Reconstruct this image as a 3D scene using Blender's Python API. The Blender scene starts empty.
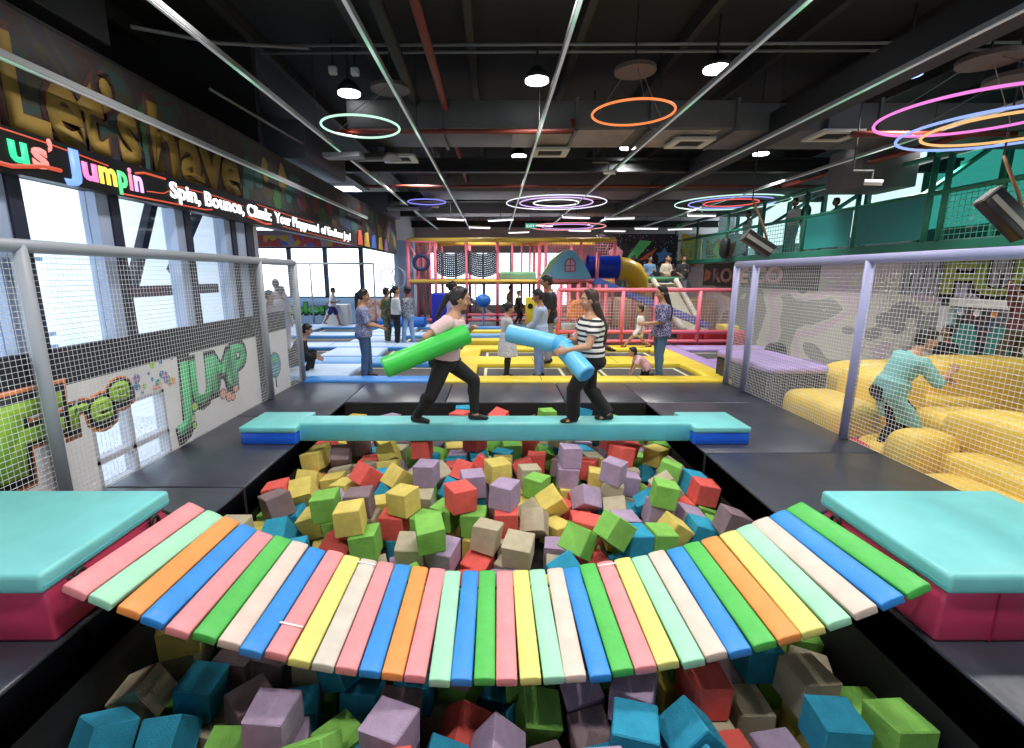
import bpy, bmesh, math, random
from math import sin, cos, pi, radians
from mathutils import Vector, Matrix, Quaternion, Euler
random.seed(11)
SC = bpy.context.scene
COL = SC.collection
V3 = Vector

# ------------------------------------------------------------------ materials
MATS = {}
def mat(name, col, rough=.5, var=.0, vscale=8., bump=0., bscale=60., metal=0., emit=0., ecol=None, spec=.5, sheen=0., coat=0.):
    if name in MATS: return MATS[name]
    m = bpy.data.materials.new(name); m.use_nodes = True
    nt = m.node_tree; b = nt.nodes['Principled BSDF']
    c = (col[0], col[1], col[2], 1)
    b.inputs['Base Color'].default_value = c
    b.inputs['Roughness'].default_value = rough
    b.inputs['Metallic'].default_value = metal
    b.inputs['Specular IOR Level'].default_value = spec
    if coat: b.inputs['Coat Weight'].default_value = coat; b.inputs['Coat Roughness'].default_value = .25
    tc = nt.nodes.new('ShaderNodeTexCoord')
    if var > 0:
        n = nt.nodes.new('ShaderNodeTexNoise'); n.inputs['Scale'].default_value = vscale; n.inputs['Detail'].default_value = 4
        nt.links.new(tc.outputs['Object'], n.inputs['Vector'])
        r = nt.nodes.new('ShaderNodeMapRange'); r.inputs['From Min'].default_value = .3; r.inputs['From Max'].default_value = .7
        r.inputs['To Min'].default_value = 1 - var; r.inputs['To Max'].default_value = 1 + var
        nt.links.new(n.outputs['Fac'], r.inputs['Value'])
        mx = nt.nodes.new('ShaderNodeVectorMath'); mx.operation = 'SCALE'
        mx.inputs[0].default_value = col[:3]; nt.links.new(r.outputs['Result'], mx.inputs['Scale'])
        nt.links.new(mx.outputs['Vector'], b.inputs['Base Color'])
    if bump > 0:
        n2 = nt.nodes.new('ShaderNodeTexNoise'); n2.inputs['Scale'].default_value = bscale; n2.inputs['Detail'].default_value = 3
        nt.links.new(tc.outputs['Object'], n2.inputs['Vector'])
        bp = nt.nodes.new('ShaderNodeBump'); bp.inputs['Strength'].default_value = bump; bp.inputs['Distance'].default_value = .02
        nt.links.new(n2.outputs['Fac'], bp.inputs['Height']); nt.links.new(bp.outputs['Normal'], b.inputs['Normal'])
    if emit > 0:
        b.inputs['Emission Color'].default_value = (*(ecol or col)[:3], 1); b.inputs['Emission Strength'].default_value = emit
    MATS[name] = m
    return m

def ramp_mat(name, kind, scale, stops, rough=.7, stretch=(1, 1, 1), distort=0., thresh_const=True):
    """colour ramp over a procedural texture in object coordinates"""
    m = bpy.data.materials.new(name); m.use_nodes = True
    nt = m.node_tree; b = nt.nodes['Principled BSDF']; b.inputs['Roughness'].default_value = rough
    tc = nt.nodes.new('ShaderNodeTexCoord'); mp = nt.nodes.new('ShaderNodeMapping'); mp.inputs['Scale'].default_value = stretch
    nt.links.new(tc.outputs['Object'], mp.inputs['Vector'])
    if kind == 'noise':
        t = nt.nodes.new('ShaderNodeTexNoise'); t.inputs['Scale'].default_value = scale; t.inputs['Distortion'].default_value = distort; out = t.outputs['Fac']
    elif kind == 'voronoi':
        t = nt.nodes.new('ShaderNodeTexVoronoi'); t.inputs['Scale'].default_value = scale
        sp = nt.nodes.new('ShaderNodeSeparateColor'); nt.links.new(t.outputs['Color'], sp.inputs['Color']); out = sp.outputs['Red']
    elif kind == 'spots':
        t = nt.nodes.new('ShaderNodeTexVoronoi'); t.inputs['Scale'].default_value = scale; out = t.outputs['Distance']
    elif kind == 'wave':
        t = nt.nodes.new('ShaderNodeTexWave'); t.bands_direction = 'Z'; t.inputs['Scale'].default_value = scale; t.inputs['Distortion'].default_value = distort; out = t.outputs['Fac']
    nt.links.new(mp.outputs['Vector'], t.inputs['Vector'])
    r = nt.nodes.new('ShaderNodeValToRGB')
    if thresh_const: r.color_ramp.interpolation = 'CONSTANT'
    els = r.color_ramp.elements
    while len(els) > 1: els.remove(els[-1])
    els[0].position = stops[0][0]; els[0].color = (*stops[0][1], 1)
    for p, c in stops[1:]:
        e = els.new(p); e.color = (*c, 1)
    nt.links.new(out, r.inputs['Fac']); nt.links.new(r.outputs['Color'], b.inputs['Base Color'])
    MATS[name] = m
    return m

def glass_mat(name, tint, op):
    m = bpy.data.materials.new(name); m.use_nodes = True; nt = m.node_tree
    nt.nodes.remove(nt.nodes['Principled BSDF'])
    o = nt.nodes['Material Output']; t = nt.nodes.new('ShaderNodeBsdfTransparent'); t.inputs['Color'].default_value = (*tint, 1)
    g = nt.nodes.new('ShaderNodeBsdfGlossy'); g.inputs['Roughness'].default_value = .03
    mx = nt.nodes.new('ShaderNodeMixShader'); mx.inputs['Fac'].default_value = op
    nt.links.new(t.outputs[0], mx.inputs[1]); nt.links.new(g.outputs[0], mx.inputs[2]); nt.links.new(mx.outputs[0], o.inputs['Surface'])
    MATS[name] = m; return m

# ------------------------------------------------------------------ mesh building
class MB:
    def __init__(s): s.v = []; s.f = []
    def add(s, vs, fs):
        b = len(s.v); s.v.extend([tuple(p) for p in vs]); s.f.extend([tuple(i + b for i in f) for f in fs]); return s
    def box(s, lo, hi):
        x0, y0, z0 = lo; x1, y1, z1 = hi
        return s.add([(x0,y0,z0),(x1,y0,z0),(x1,y1,z0),(x0,y1,z0),(x0,y0,z1),(x1,y0,z1),(x1,y1,z1),(x0,y1,z1)],
                     [(0,3,2,1),(4,5,6,7),(0,1,5,4),(1,2,6,5),(2,3,7,6),(3,0,4,7)])
    def obox(s, c, M, h):
        vs = [V3(c) + M @ V3((a*h[0], b*h[1], d*h[2])) for d in (-1,1) for a, b in ((-1,-1),(1,-1),(1,1),(-1,1))]
        return s.add(vs, [(0,3,2,1),(4,5,6,7),(0,1,5,4),(1,2,6,5),(2,3,7,6),(3,0,4,7)])
    def bar(s, a, b, w, h, up=(0,0,1)):
        a = V3(a); b = V3(b); d = (b-a); L = d.length; d.normalize(); u = V3(up)
        if abs(d.dot(u)) > .98: u = V3((0,1,0))
        r = d.cross(u).normalized(); u = r.cross(d)
        M = Matrix((d, r, u)).transposed()
        return s.obox((a+b)/2, M, (L/2, w/2, h/2))
    def tube(s, pts, r, n=10, cap=True, closed=False):
        pts = [V3(p) for p in pts]; N = len(pts); rs = r if isinstance(r, (list, tuple)) else [r]*N
        base = len(s.v); pu = None
        for i, p in enumerate(pts):
            if closed: t = pts[(i+1) % N] - pts[i-1]
            else: t = pts[min(i+1, N-1)] - pts[max(i-1, 0)]
            t.normalize()
            if pu is None:
                u = V3((0,0,1)) if abs(t.z) < .9 else V3((1,0,0))
            else: u = pu
            u = (u - t*u.dot(t)).normalized(); w = t.cross(u); pu = u
            for k in range(n):
                a = 2*pi*k/n; s.v.append(tuple(p + (u*cos(a) + w*sin(a))*rs[i]))
        M = N if closed else N-1
        for i in range(M):
            for k in range(n):
                a = base+i*n+k; b = base+i*n+(k+1) % n; c = base+((i+1) % N)*n+(k+1) % n; d = base+((i+1) % N)*n+k
                s.f.append((a, b, c, d))
        if cap and not closed:
            s.f.append(tuple(base+k for k in range(n-1,-1,-1))); s.f.append(tuple(base+(N-1)*n+k for k in range(n)))
        return s
    def rcone(s, a, b, ra, rb, n=12):
        """round-ended cone"""
        a = V3(a); b = V3(b); d = b-a
        if d.length < 1e-5: d = V3((0,0,1e-4))
        d.normalize(); pts = []; rs = []
        for k in range(4):
            t = pi/2*(k+.15)/4; pts.append(a - d*ra*cos(t)); rs.append(ra*sin(t))
        for k in range(3): pts.append(a.lerp(b, k/2)); rs.append(ra+(rb-ra)*k/2)
        for k in range(3,-1,-1):
            t = pi/2*(k+.15)/4; pts.append(b + d*rb*cos(t)); rs.append(rb*sin(t))
        return s.tube(pts, rs, n)
    def ell(s, c, r, M=None, nu=14, nv=9):
        c = V3(c); base = len(s.v); M = M or Matrix.Identity(3)
        s.v.append(tuple(c + M @ V3((0,0,r[2]))))
        for j in range(1, nv):
            t = pi*j/nv
            for i in range(nu):
                a = 2*pi*i/nu; s.v.append(tuple(c + M @ V3((r[0]*sin(t)*cos(a), r[1]*sin(t)*sin(a), r[2]*cos(t)))))
        s.v.append(tuple(c + M @ V3((0,0,-r[2]))))
        last = len(s.v)-1
        for i in range(nu):
            s.f.append((base, base+1+i, base+1+(i+1) % nu)); s.f.append((last, last-nu+(i+1) % nu, last-nu+i))
        for j in range(nv-2):
            for i in range(nu):
                a = base+1+j*nu+i; b = base+1+j*nu+(i+1) % nu
                s.f.append((a, a+nu, b+nu, b))
        return s
    def loft(s, rings, n=20, e=2.3):
        """rings: (centre, axisA, axisB, ra, rb); closed ends, super-elliptic"""
        base = len(s.v)
        for c, A, B, ra, rb in rings:
            for k in range(n):
                a = 2*pi*k/n; ca, sa = cos(a), sin(a)
                x = math.copysign(abs(ca)**(2/e), ca)*ra; y = math.copysign(abs(sa)**(2/e), sa)*rb
                s.v.append(tuple(V3(c) + V3(A)*x + V3(B)*y))
        for i in range(len(rings)-1):
            for k in range(n):
                s.f.append((base+i*n+k, base+i*n+(k+1) % n, base+(i+1)*n+(k+1) % n, base+(i+1)*n+k))
        s.f.append(tuple(base+k for k in range(n-1,-1,-1))); s.f.append(tuple(base+(len(rings)-1)*n+k for k in range(n)))
        return s
    def torus(s, c, R, r, n=48, m=8, M=None, sx=1., sy=1.):
        M = M or Matrix.Identity(3)
        return s.tube([V3(c)+M @ V3((R*sx*cos(2*pi*k/n), R*sy*sin(2*pi*k/n), 0)) for k in range(n)], r, m, closed=True)
    def disc(s, c, r, h, n=28, M=None):
        M = M or Matrix.Identity(3); c = V3(c)
        return s.tube([c - M @ V3((0,0,h/2)), c + M @ V3((0,0,h/2))], r, n)
    def prism(s, pts, M, depth, loc=(0,0,0)):
        """2-D outline extruded; M: columns = x,y,normal"""
        n = len(pts); loc = V3(loc)
        a = [loc + M @ V3((p[0], p[1], 0)) for p in pts]; b = [loc + M @ V3((p[0], p[1], depth)) for p in pts]
        return s.add(a+b, [tuple(range(n-1,-1,-1)), tuple(range(n, 2*n))] + [(i, (i+1) % n, n+(i+1) % n, n+i) for i in range(n)])
    def sbox(s, c, h, e=5., nu=24, nv=14, M=None):
        """puffy super-ellipsoid box"""
        M = M or Matrix.Identity(3); c = V3(c); base = len(s.v)
        def sp(w, e): return math.copysign(abs(w)**(2/e), w)
        for j in range(nv+1):
            t = -pi/2 + pi*j/nv
            for i in range(nu):
                a = 2*pi*i/nu
                s.v.append(tuple(c + M @ V3((h[0]*sp(cos(t), e)*sp(cos(a), e), h[1]*sp(cos(t), e)*sp(sin(a), e), h[2]*sp(sin(t), e)))))
        for j in range(nv):
            for i in range(nu):
                a = base+j*nu+i; b = base+j*nu+(i+1) % nu; s.f.append((a, b, b+nu, a+nu))
        return s
    def mesh(s, name):
        me = bpy.data.meshes.new(name); me.from_pydata(s.v, [], s.f); me.validate(); me.update()
        bm = bmesh.new(); bm.from_mesh(me); bmesh.ops.recalc_face_normals(bm, faces=bm.faces); bm.to_mesh(me); bm.free()
        return me
    def build(s, name, m, parent=None, smooth=False, bevel=0., seg=2, voxel=0., local=False, weld=False):
        me = s.mesh(name)
        if bevel > 0:
            bm = bmesh.new(); bm.from_mesh(me)
            if weld: bmesh.ops.remove_doubles(bm, verts=bm.verts, dist=1e-5)
            ed = [e for e in bm.edges if e.is_manifold and e.calc_face_angle(0) > .5]
            bmesh.ops.bevel(bm, geom=ed, offset=bevel, segments=seg, profile=.5, affect='EDGES', clamp_overlap=True)
            bm.to_mesh(me); bm.free()
        o = bpy.data.objects.new(name, me); COL.objects.link(o)
        if voxel > 0:
            r = o.modifiers.new('r', 'REMESH'); r.mode = 'VOXEL'; r.voxel_size = voxel; r.use_smooth_shade = True
            sm = o.modifiers.new('s', 'SMOOTH'); sm.factor = .5; sm.iterations = 3
            bpy.context.view_layer.update()
            dg = bpy.context.evaluated_depsgraph_get()
            nm = bpy.data.meshes.new_from_object(o.evaluated_get(dg)); o.modifiers.clear(); o.data = nm; bpy.data.meshes.remove(me); me = nm; me.name = name
            smooth = True
        if m is not None:
            me.materials.clear(); me.materials.append(m)
        if smooth: me.polygons.foreach_set('use_smooth', [True]*len(me.polygons))
        elif bevel > 0:
            me.polygons.foreach_set('use_smooth', [True]*len(me.polygons)); me.set_sharp_from_angle(angle=radians(50))
        if parent is not None:
            o.parent = parent
            if not local: o.matrix_parent_inverse = parent.matrix_basis.inverted()
        return o

def tag(o, label, cat, group=None):
    o['label'] = label; o['category'] = cat
    if group: o['group'] = group
    return o
def thing(name, label, cat, loc=(0,0,0), rz=0, group=None):
    o = bpy.data.objects.new(name, None); COL.objects.link(o); o.empty_display_size = .1
    o.location = loc; o.rotation_euler = (0, 0, rz)
    o.matrix_basis = Matrix.Translation(V3(loc)) @ Matrix.Rotation(rz, 4, 'Z')
    return tag(o, label, cat, group)
def struct(name, mb, m, **k):
    o = mb.build(name, m, **k); o['kind'] = 'structure'; return o

# orientation frames for flat things: columns = right, up, out of the surface
M_LEFT = Matrix(((0,0,1),(1,0,0),(0,1,0)))      # on the left wall, looking towards -X
M_RIGHT = Matrix(((0,0,-1),(-1,0,0),(0,1,0)))   # on the right wall
M_BACK = Matrix(((1,0,0),(0,0,-1),(0,1,0)))     # on the back wall

def text_obj(name, s, m, M, loc, width=None, height=.2, extrude=.004, bold=0., shear=0., parent=None, spacing=1.):
    cu = bpy.data.curves.new(name, 'FONT'); cu.body = s; cu.size = 1; cu.extrude = 0; cu.offset = bold; cu.shear = shear; cu.resolution_u = 3; cu.space_character = spacing
    t = bpy.data.objects.new(name, cu); COL.objects.link(t); bpy.context.view_layer.update()
    dg = bpy.context.evaluated_depsgraph_get(); me = bpy.data.meshes.new_from_object(t.evaluated_get(dg)); bpy.data.objects.remove(t); bpy.data.curves.remove(cu)
    xs = [v.co.x for v in me.vertices]; ys = [v.co.y for v in me.vertices]
    x0, x1 = min(xs), max(xs)
    ky = height/.73; kx = (width/(x1-x0)) if width else ky
    for v in me.vertices:
        v.co = M @ V3(((v.co.x-x0)*kx, v.co.y*ky, 0)) + V3(loc)
    bm = bmesh.new(); bm.from_mesh(me)
    r = bmesh.ops.extrude_face_region(bm, geom=list(bm.faces))
    bmesh.ops.translate(bm, verts=[g for g in r['geom'] if isinstance(g, bmesh.types.BMVert)], vec=M @ V3((0,0,extrude)))
    bmesh.ops.recalc_face_normals(bm, faces=bm.faces); bm.to_mesh(me); bm.free()
    me.name = name; me.materials.clear(); me.materials.append(m)
    o = bpy.data.objects.new(name, me); COL.objects.link(o)
    if parent is not None: o.parent = parent; o.matrix_parent_inverse = parent.matrix_basis.inverted()
    return o, kx*(x1-x0)

# ------------------------------------------------------------------ palette
black = mat('black_vinyl', (.034,.038,.055), .36, .3, 2.5, .22, 5., spec=.85)
blackwall = mat('black_pit_cloth', (.008,.008,.009), .75)
ceilblack = mat('ceiling_black', (.006,.006,.007), .8)
darkmetal = mat('dark_painted_metal', (.012,.012,.013), .55)
duct_m = mat('dark_grey_duct', (.085,.088,.09), .55, .2, 1.5)
duct_r = mat('silver_duct_liner', (.22,.2,.19), .45, .3, 2.)
redpipe = mat('red_oxide_pipe', (.16,.022,.014), .5)
conduit = mat('grey_conduit', (.16,.16,.16), .5)
white = mat('white_paint', (.8,.8,.8), .5)
offwhite = mat('mural_white', (.76,.74,.75), .7, .06, 3.)
navy = mat('navy_band', (.015,.017,.03), .6)
silver = mat('fence_grey_foam', (.36,.39,.44), .5)
lilacrail = mat('fence_lilac_foam', (.36,.37,.6), .45)
netm = mat('white_net_cord', (.82,.84,.86), .8)
netdark = mat('dark_net_cord', (.03,.035,.05), .8)
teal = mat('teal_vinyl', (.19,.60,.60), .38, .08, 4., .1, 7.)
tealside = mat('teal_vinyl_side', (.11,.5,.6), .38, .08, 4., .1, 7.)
bluev = mat('blue_vinyl', (.01,.12,.75), .35, .1, 5., .1, 9.)
pinkv = mat('pink_vinyl', (.62,.05,.14), .4, .12, 3., .15, 6.)
yellowpad = mat('yellow_pad', (.86,.66,.06), .42, .06, 3.)
bluepad = mat('light_blue_pad', (.2,.45,.85), .4, .08, 2.)
bluepad2 = mat('pale_blue_pad', (.52,.68,.92), .4, .06, 2.)
purplepad = mat('lilac_pad', (.42,.3,.62), .45, .06, 3.)
orangepad = mat('peach_pad', (.9,.42,.2), .45)
bedm = mat('trampoline_mesh', (.075,.075,.078), .7, .1, 20.)
bedline = mat('trampoline_line', (.7,.68,.45), .6)
inflyellow = mat('inflatable_yellow', (.83,.58,.08), .45, .06, 2., .15, 4.)
inflpink = mat('inflatable_pink', (.65,.08,.12), .45)
pinkframe = mat('pink_foam_post', (.85,.19,.26), .5)
yellowframe = mat('yellow_foam_beam', (.75,.5,.08), .5)
greenframe = mat('green_foam_post', (.02,.2,.13), .5)
wood = mat('brown_wood', (.3,.16,.07), .6)
steelgrey = mat('steel_blue_column', (.3,.38,.52), .5)
lamp = mat('lamp_white', (1,1,1), .5, emit=7.)

# ------------------------------------------------------------------ setting: floors, walls, ceiling
DY = 8.27                                   # where the black deck ends and the trampolines begin
mb = MB()
for lo, hi in (((-3.5,-1,-.3),(-2.25,1.0,0)), ((-3.5,1.004,-.3),(-2.25,4.0,0)), ((-3.5,4.02,-.3),(-2.25,6.2,0)), ((-3.5,6.22,-.3),(-2.25,DY,0)),
               ((2.25,-1,-.3),(4.12,1.0,0)), ((2.25,1.004,-.3),(4.12,4.85,0)), ((2.25,4.87,-.3),(4.12,6.9,0)), ((2.25,6.92,-.3),(4.12,DY,0)),
               ((-2.245,6.95,-.3),(-.75,DY,0)), ((-.735,6.95,-.3),(1.05,DY,0)), ((1.065,6.95,-.3),(2.245,DY,0))):
    mb.box(lo, hi)
struct('floor', mb, black, bevel=.012, seg=2)
mb = MB().box((-3.6,-3,-1.2),(12,26,-1.05)).box((-12,7.9,-1.2),(-3.6,26,-1.05))
struct('floor_slab', mb, darkmetal)
mb = MB().box((-12,DY+.02,-.3),(7.2,25,-.09)); struct('floor_trampoline_hall', mb, mat('dark_floor', (.05,.05,.055), .6))
mb = MB().box((4.14,-2,-.75),(11,7.0,-.5)); mb.box((7.2,7.0,-.75),(11,25,-.5))
struct('floor_play_zone', mb, mat('grey_floor', (.3,.3,.32), .6))
# black cloth lining the pit
mb = MB()
mb.box((-2.30,1.15,-1),(-2.25,6.99,-.02)).box((2.25,1.15,-1),(2.30,6.99,-.02)).box((-2.25,6.94,-1),(2.25,6.99,-.02)).box((-2.25,1.15,-1),(2.25,1.2,-.02))
struct('wall_pit', mb, blackwall)
def lev(x, y):
    c = 1-min(1, abs(x)/2.25)**3; edge = -.30 if x < 0 else -.42
    hi = edge*(1-c)+(-.10)*c; lo = (-.36 if x < 0 else -.48)*(1-c)+(-.44)*c
    t = min(1, max(0, (y-3.0)/.45)); t = t*t*(3-2*t); v = lo*(1-t)+hi*t
    if y > 5.0: v -= .06*min(1, (y-5.0)/.4)
    return v
mb = MB(); n = 24; vs = []; fs = []
for j in range(n+1):
    for i in range(n+1):
        x = -2.25+4.5*i/n; y = 1.2+5.75*j/n; vs.append((x, y, lev(x, y)-.54))
for j in range(n):
    for i in range(n): a = j*(n+1)+i; fs.append((a, a+1, a+n+2, a+n+1))
mb.add(vs, fs); struct('floor_pit', mb, blackwall)
mb = MB().box((-5.6,-3,5.3),(12,26,5.5)).box((-12.2,7.9,5.3),(-5.6,20.1,5.5)); struct('ceiling', mb, ceilblack)

# left wall: white mural wall, dark border band, glazing, fascia
def zs(y): return .98
def zb(y): return 1.28
mb = MB()
def wallpoly(pts, th=.1, x=-3.5): mb.prism(pts, M_LEFT, -th, (x, 0, 0))
wallpoly([(-3,-.3),(3.98,-.3),(3.98,zs(3.98)),(-3,zs(0))]); wallpoly([(3.98,.69),(4.93,.69),(4.93,zs(4.93)),(3.98,zs(3.98))]); wallpoly([(4.93,-.3),(8.02,-.3),(8.02,zs(8.02)),(4.93,zs(4.93))])
struct('wall_left', mb, offwhite)
mb = MB(); mb.prism([(-3,zs(0)),(8.02,zs(8.02)),(8.02,zb(7.3)),(-3,zb(-3))], M_LEFT, -.1, (-3.5,0,0)); struct('trim_1', mb, navy)
mb = MB().box((-3.62,-3,2.58),(-3.5,17.6,3.75)); struct('wall_left_fascia', mb, ramp_mat('shaded_mural', 'noise', 1.4,  # mural colours lowered to put the dim light up here into the paint
    [(0,(.01,.02,.03)),(.38,(.022,.009,.007)),(.45,(.014,.012,.018)),(.52,(.026,.02,.008)),(.58,(.008,.028,.025)),(.66,(.032,.009,.006))], .75, (1,1,1.4), 1.))
mb = MB().box((-5.6,-3,3.75),(-5.5,7.9,5.3)).box((-5.6,-3,3.752),(-3.5,7.9,3.78)); struct('wall_left_upper', mb, ceilblack)
mb = MB().box((10.7,-3,-.75),(10.8,26,2.3)).box((10.7,-3,4.9),(10.8,26,5.3)); struct('wall_right_outer', mb, mat('outer_wall', (.4,.42,.42), .7))
glass = glass_mat('window_glass', (.93,.97,1.), .06)
mull_lit = mat('mullion_lit_face', (.38,.45,.62), .45); mull_d = mat('mullion_dark', (.02,.025,.05), .5)  # paler tone paints daylight onto the side faces of the mullions
ys = [-3, -1.9, -.85, .2, 1.3, 2.4, 3.5, 4.45, 5.52, 6.5]
wn = 0
for i, y in enumerate(ys):
    y2 = ys[i+1] if i+1 < len(ys) else 7.0
    o = thing('window_%d' % (i+1), 'tall glazed bay of the outer wall', 'window', (-3.56, y, 0)); o['kind'] = 'structure'
    MB().box((-3.66,y,zb(y)-.02),(-3.52,y+.14,2.6)).build('frame', mull_lit, o)
    MB().box((-3.70,y+.14,zb(y)-.02),(-3.50,y+.25,2.6)).build('frame', mull_d, o)
    MB().prism([(y+.25,zb(y+.25)),(y2,zb(y2)),(y2,2.6),(y+.25,2.6)], M_LEFT, -.012, (-3.6,0,0)).build('pane', glass, o)
    if i == len(ys)-1:
        MB().box((-3.66,y+.25,1.86),(-3.52,y2,1.96)).build('transom', mull_d, o)
mb = MB().box((-3.68,6.98,-.3),(-3.48,7.18,2.6)); struct('trim_2', mb, mull_d)
mb = MB().box((-3.66,6.74,1.0),(-3.5,6.98,2.6)); struct('trim_3', mb, mull_lit)
# low window in the mural wall
o = thing('window_11', 'low white window in the mural wall', 'window', (-3.55,4.45,0)); o['kind'] = 'structure'
mb = MB()
for lo, hi in (((-3.6,3.98,-.02),(-3.5,4.02,.69)), ((-3.6,4.4,-.02),(-3.5,4.46,.69)), ((-3.6,4.89,-.02),(-3.5,4.93,.69)), ((-3.6,3.98,.2),(-3.5,4.93,.26)), ((-3.6,3.98,.65),(-3.5,4.93,.69)), ((-3.6,3.98,-.05),(-3.5,4.93,.0))): mb.box(lo, hi)
mb.build('frame', mat('window_frame_grey', (.45,.46,.52), .5), o)
MB().box((-3.57,3.98,0),(-3.56,4.93,.69)).build('pane', glass, o)
# outdoor terrace seen through the glass
mb = MB().box((-30,-14,-.6),(-3.8,60,-.45)); struct('terrace_ground', mb, mat('terrace', (.7,.72,.75), .8))
mb = MB()
for k in range(14): mb.box((-7.03,-4+k*1.25,-.45),(-6.97,-3.95+k*1.25,2.1))
for z in (.75,.95,2.1): mb.box((-7.03,-5,z-.03),(-6.97,7.6,z+.03))
tag(mb.build('terrace_railing', mat('railing_blue', (.35,.45,.62), .5)), 'pale steel railing on the terrace outside the tall windows', 'railing')
for nm, a, b in (('brace', (-3.95,5.3,1.72), (-3.95,5.82,2.7)), ('brace', (-3.95,6.0,1.9), (-3.95,6.75,2.75))):
    o = MB().bar(a, b, .09, .09).build(nm, mull_d); tag(o, 'slanted steel brace behind the %s window bay by the low transom' % ('second last' if a[1] < 5.5 else 'last'), 'brace', 'steel braces outside the glass')
mb = MB().box((-3.99,5.25,1.62),(-3.91,6.9,1.74)); tag(mb.build('brace_tie', mull_d), 'horizontal dark steel tie under the slanted braces outside the glass', 'brace')
# far building outside
mb = MB().box((-40,-10,-5),(-22,45,9)); struct('exterior_building', mb, mat('exterior_pale', (.75,.8,.85), .8))

# far walls
mb = MB().box((-4.0,25.0,-.3),(12,25.2,.35)).box((-4.0,25.0,2.95),(12,25.2,5.3)).box((3.7,25,.35),(12,25.2,2.95)).box((-4,25,.35),(-3.4,25.2,2.95)).box((-4.1,20.0,-.3),(-4.0,25.2,5.3)); struct('wall_back', mb, mat('back_wall_grey', (.5,.5,.52), .7))
mb = MB().box((-12.2,20.0,-.3),(-11.5,20.1,5.3)).box((-12.2,8,-.3),(-12,25,.9)).box((-12.2,8,2.9),(-12,25,5.3)); struct('wall_far_left', mb, mat('far_left_wall', (.5,.55,.62), .7))
mb = MB().box((-12,7.9,-.3),(-3.6,8.02,.9)).box((-12,7.9,.9),(-11.4,8.02,5.3)); struct('wall_left_return', mb, mat('return_wall', (.45,.47,.52), .7)); mb = MB().box((-11.4,7.9,2.9),(-3.6,8.02,5.3)); struct('wall_left_return_upper', mb, ceilblack); mb = MB().box((-12,7.7,-.5),(-5.65,7.86,5.4)).box((-5.65,7.7,-.5),(-3.75,7.86,3.74)); struct('exterior_cladding', mb, mat('cladding_pale', (.84,.88,.92), .8))
mb = MB().box((-3.7,-3.1,-.3),(11.2,-3,5.3)); struct('wall_front', mb, mat('front_wall', (.55,.55,.55), .7))

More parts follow.
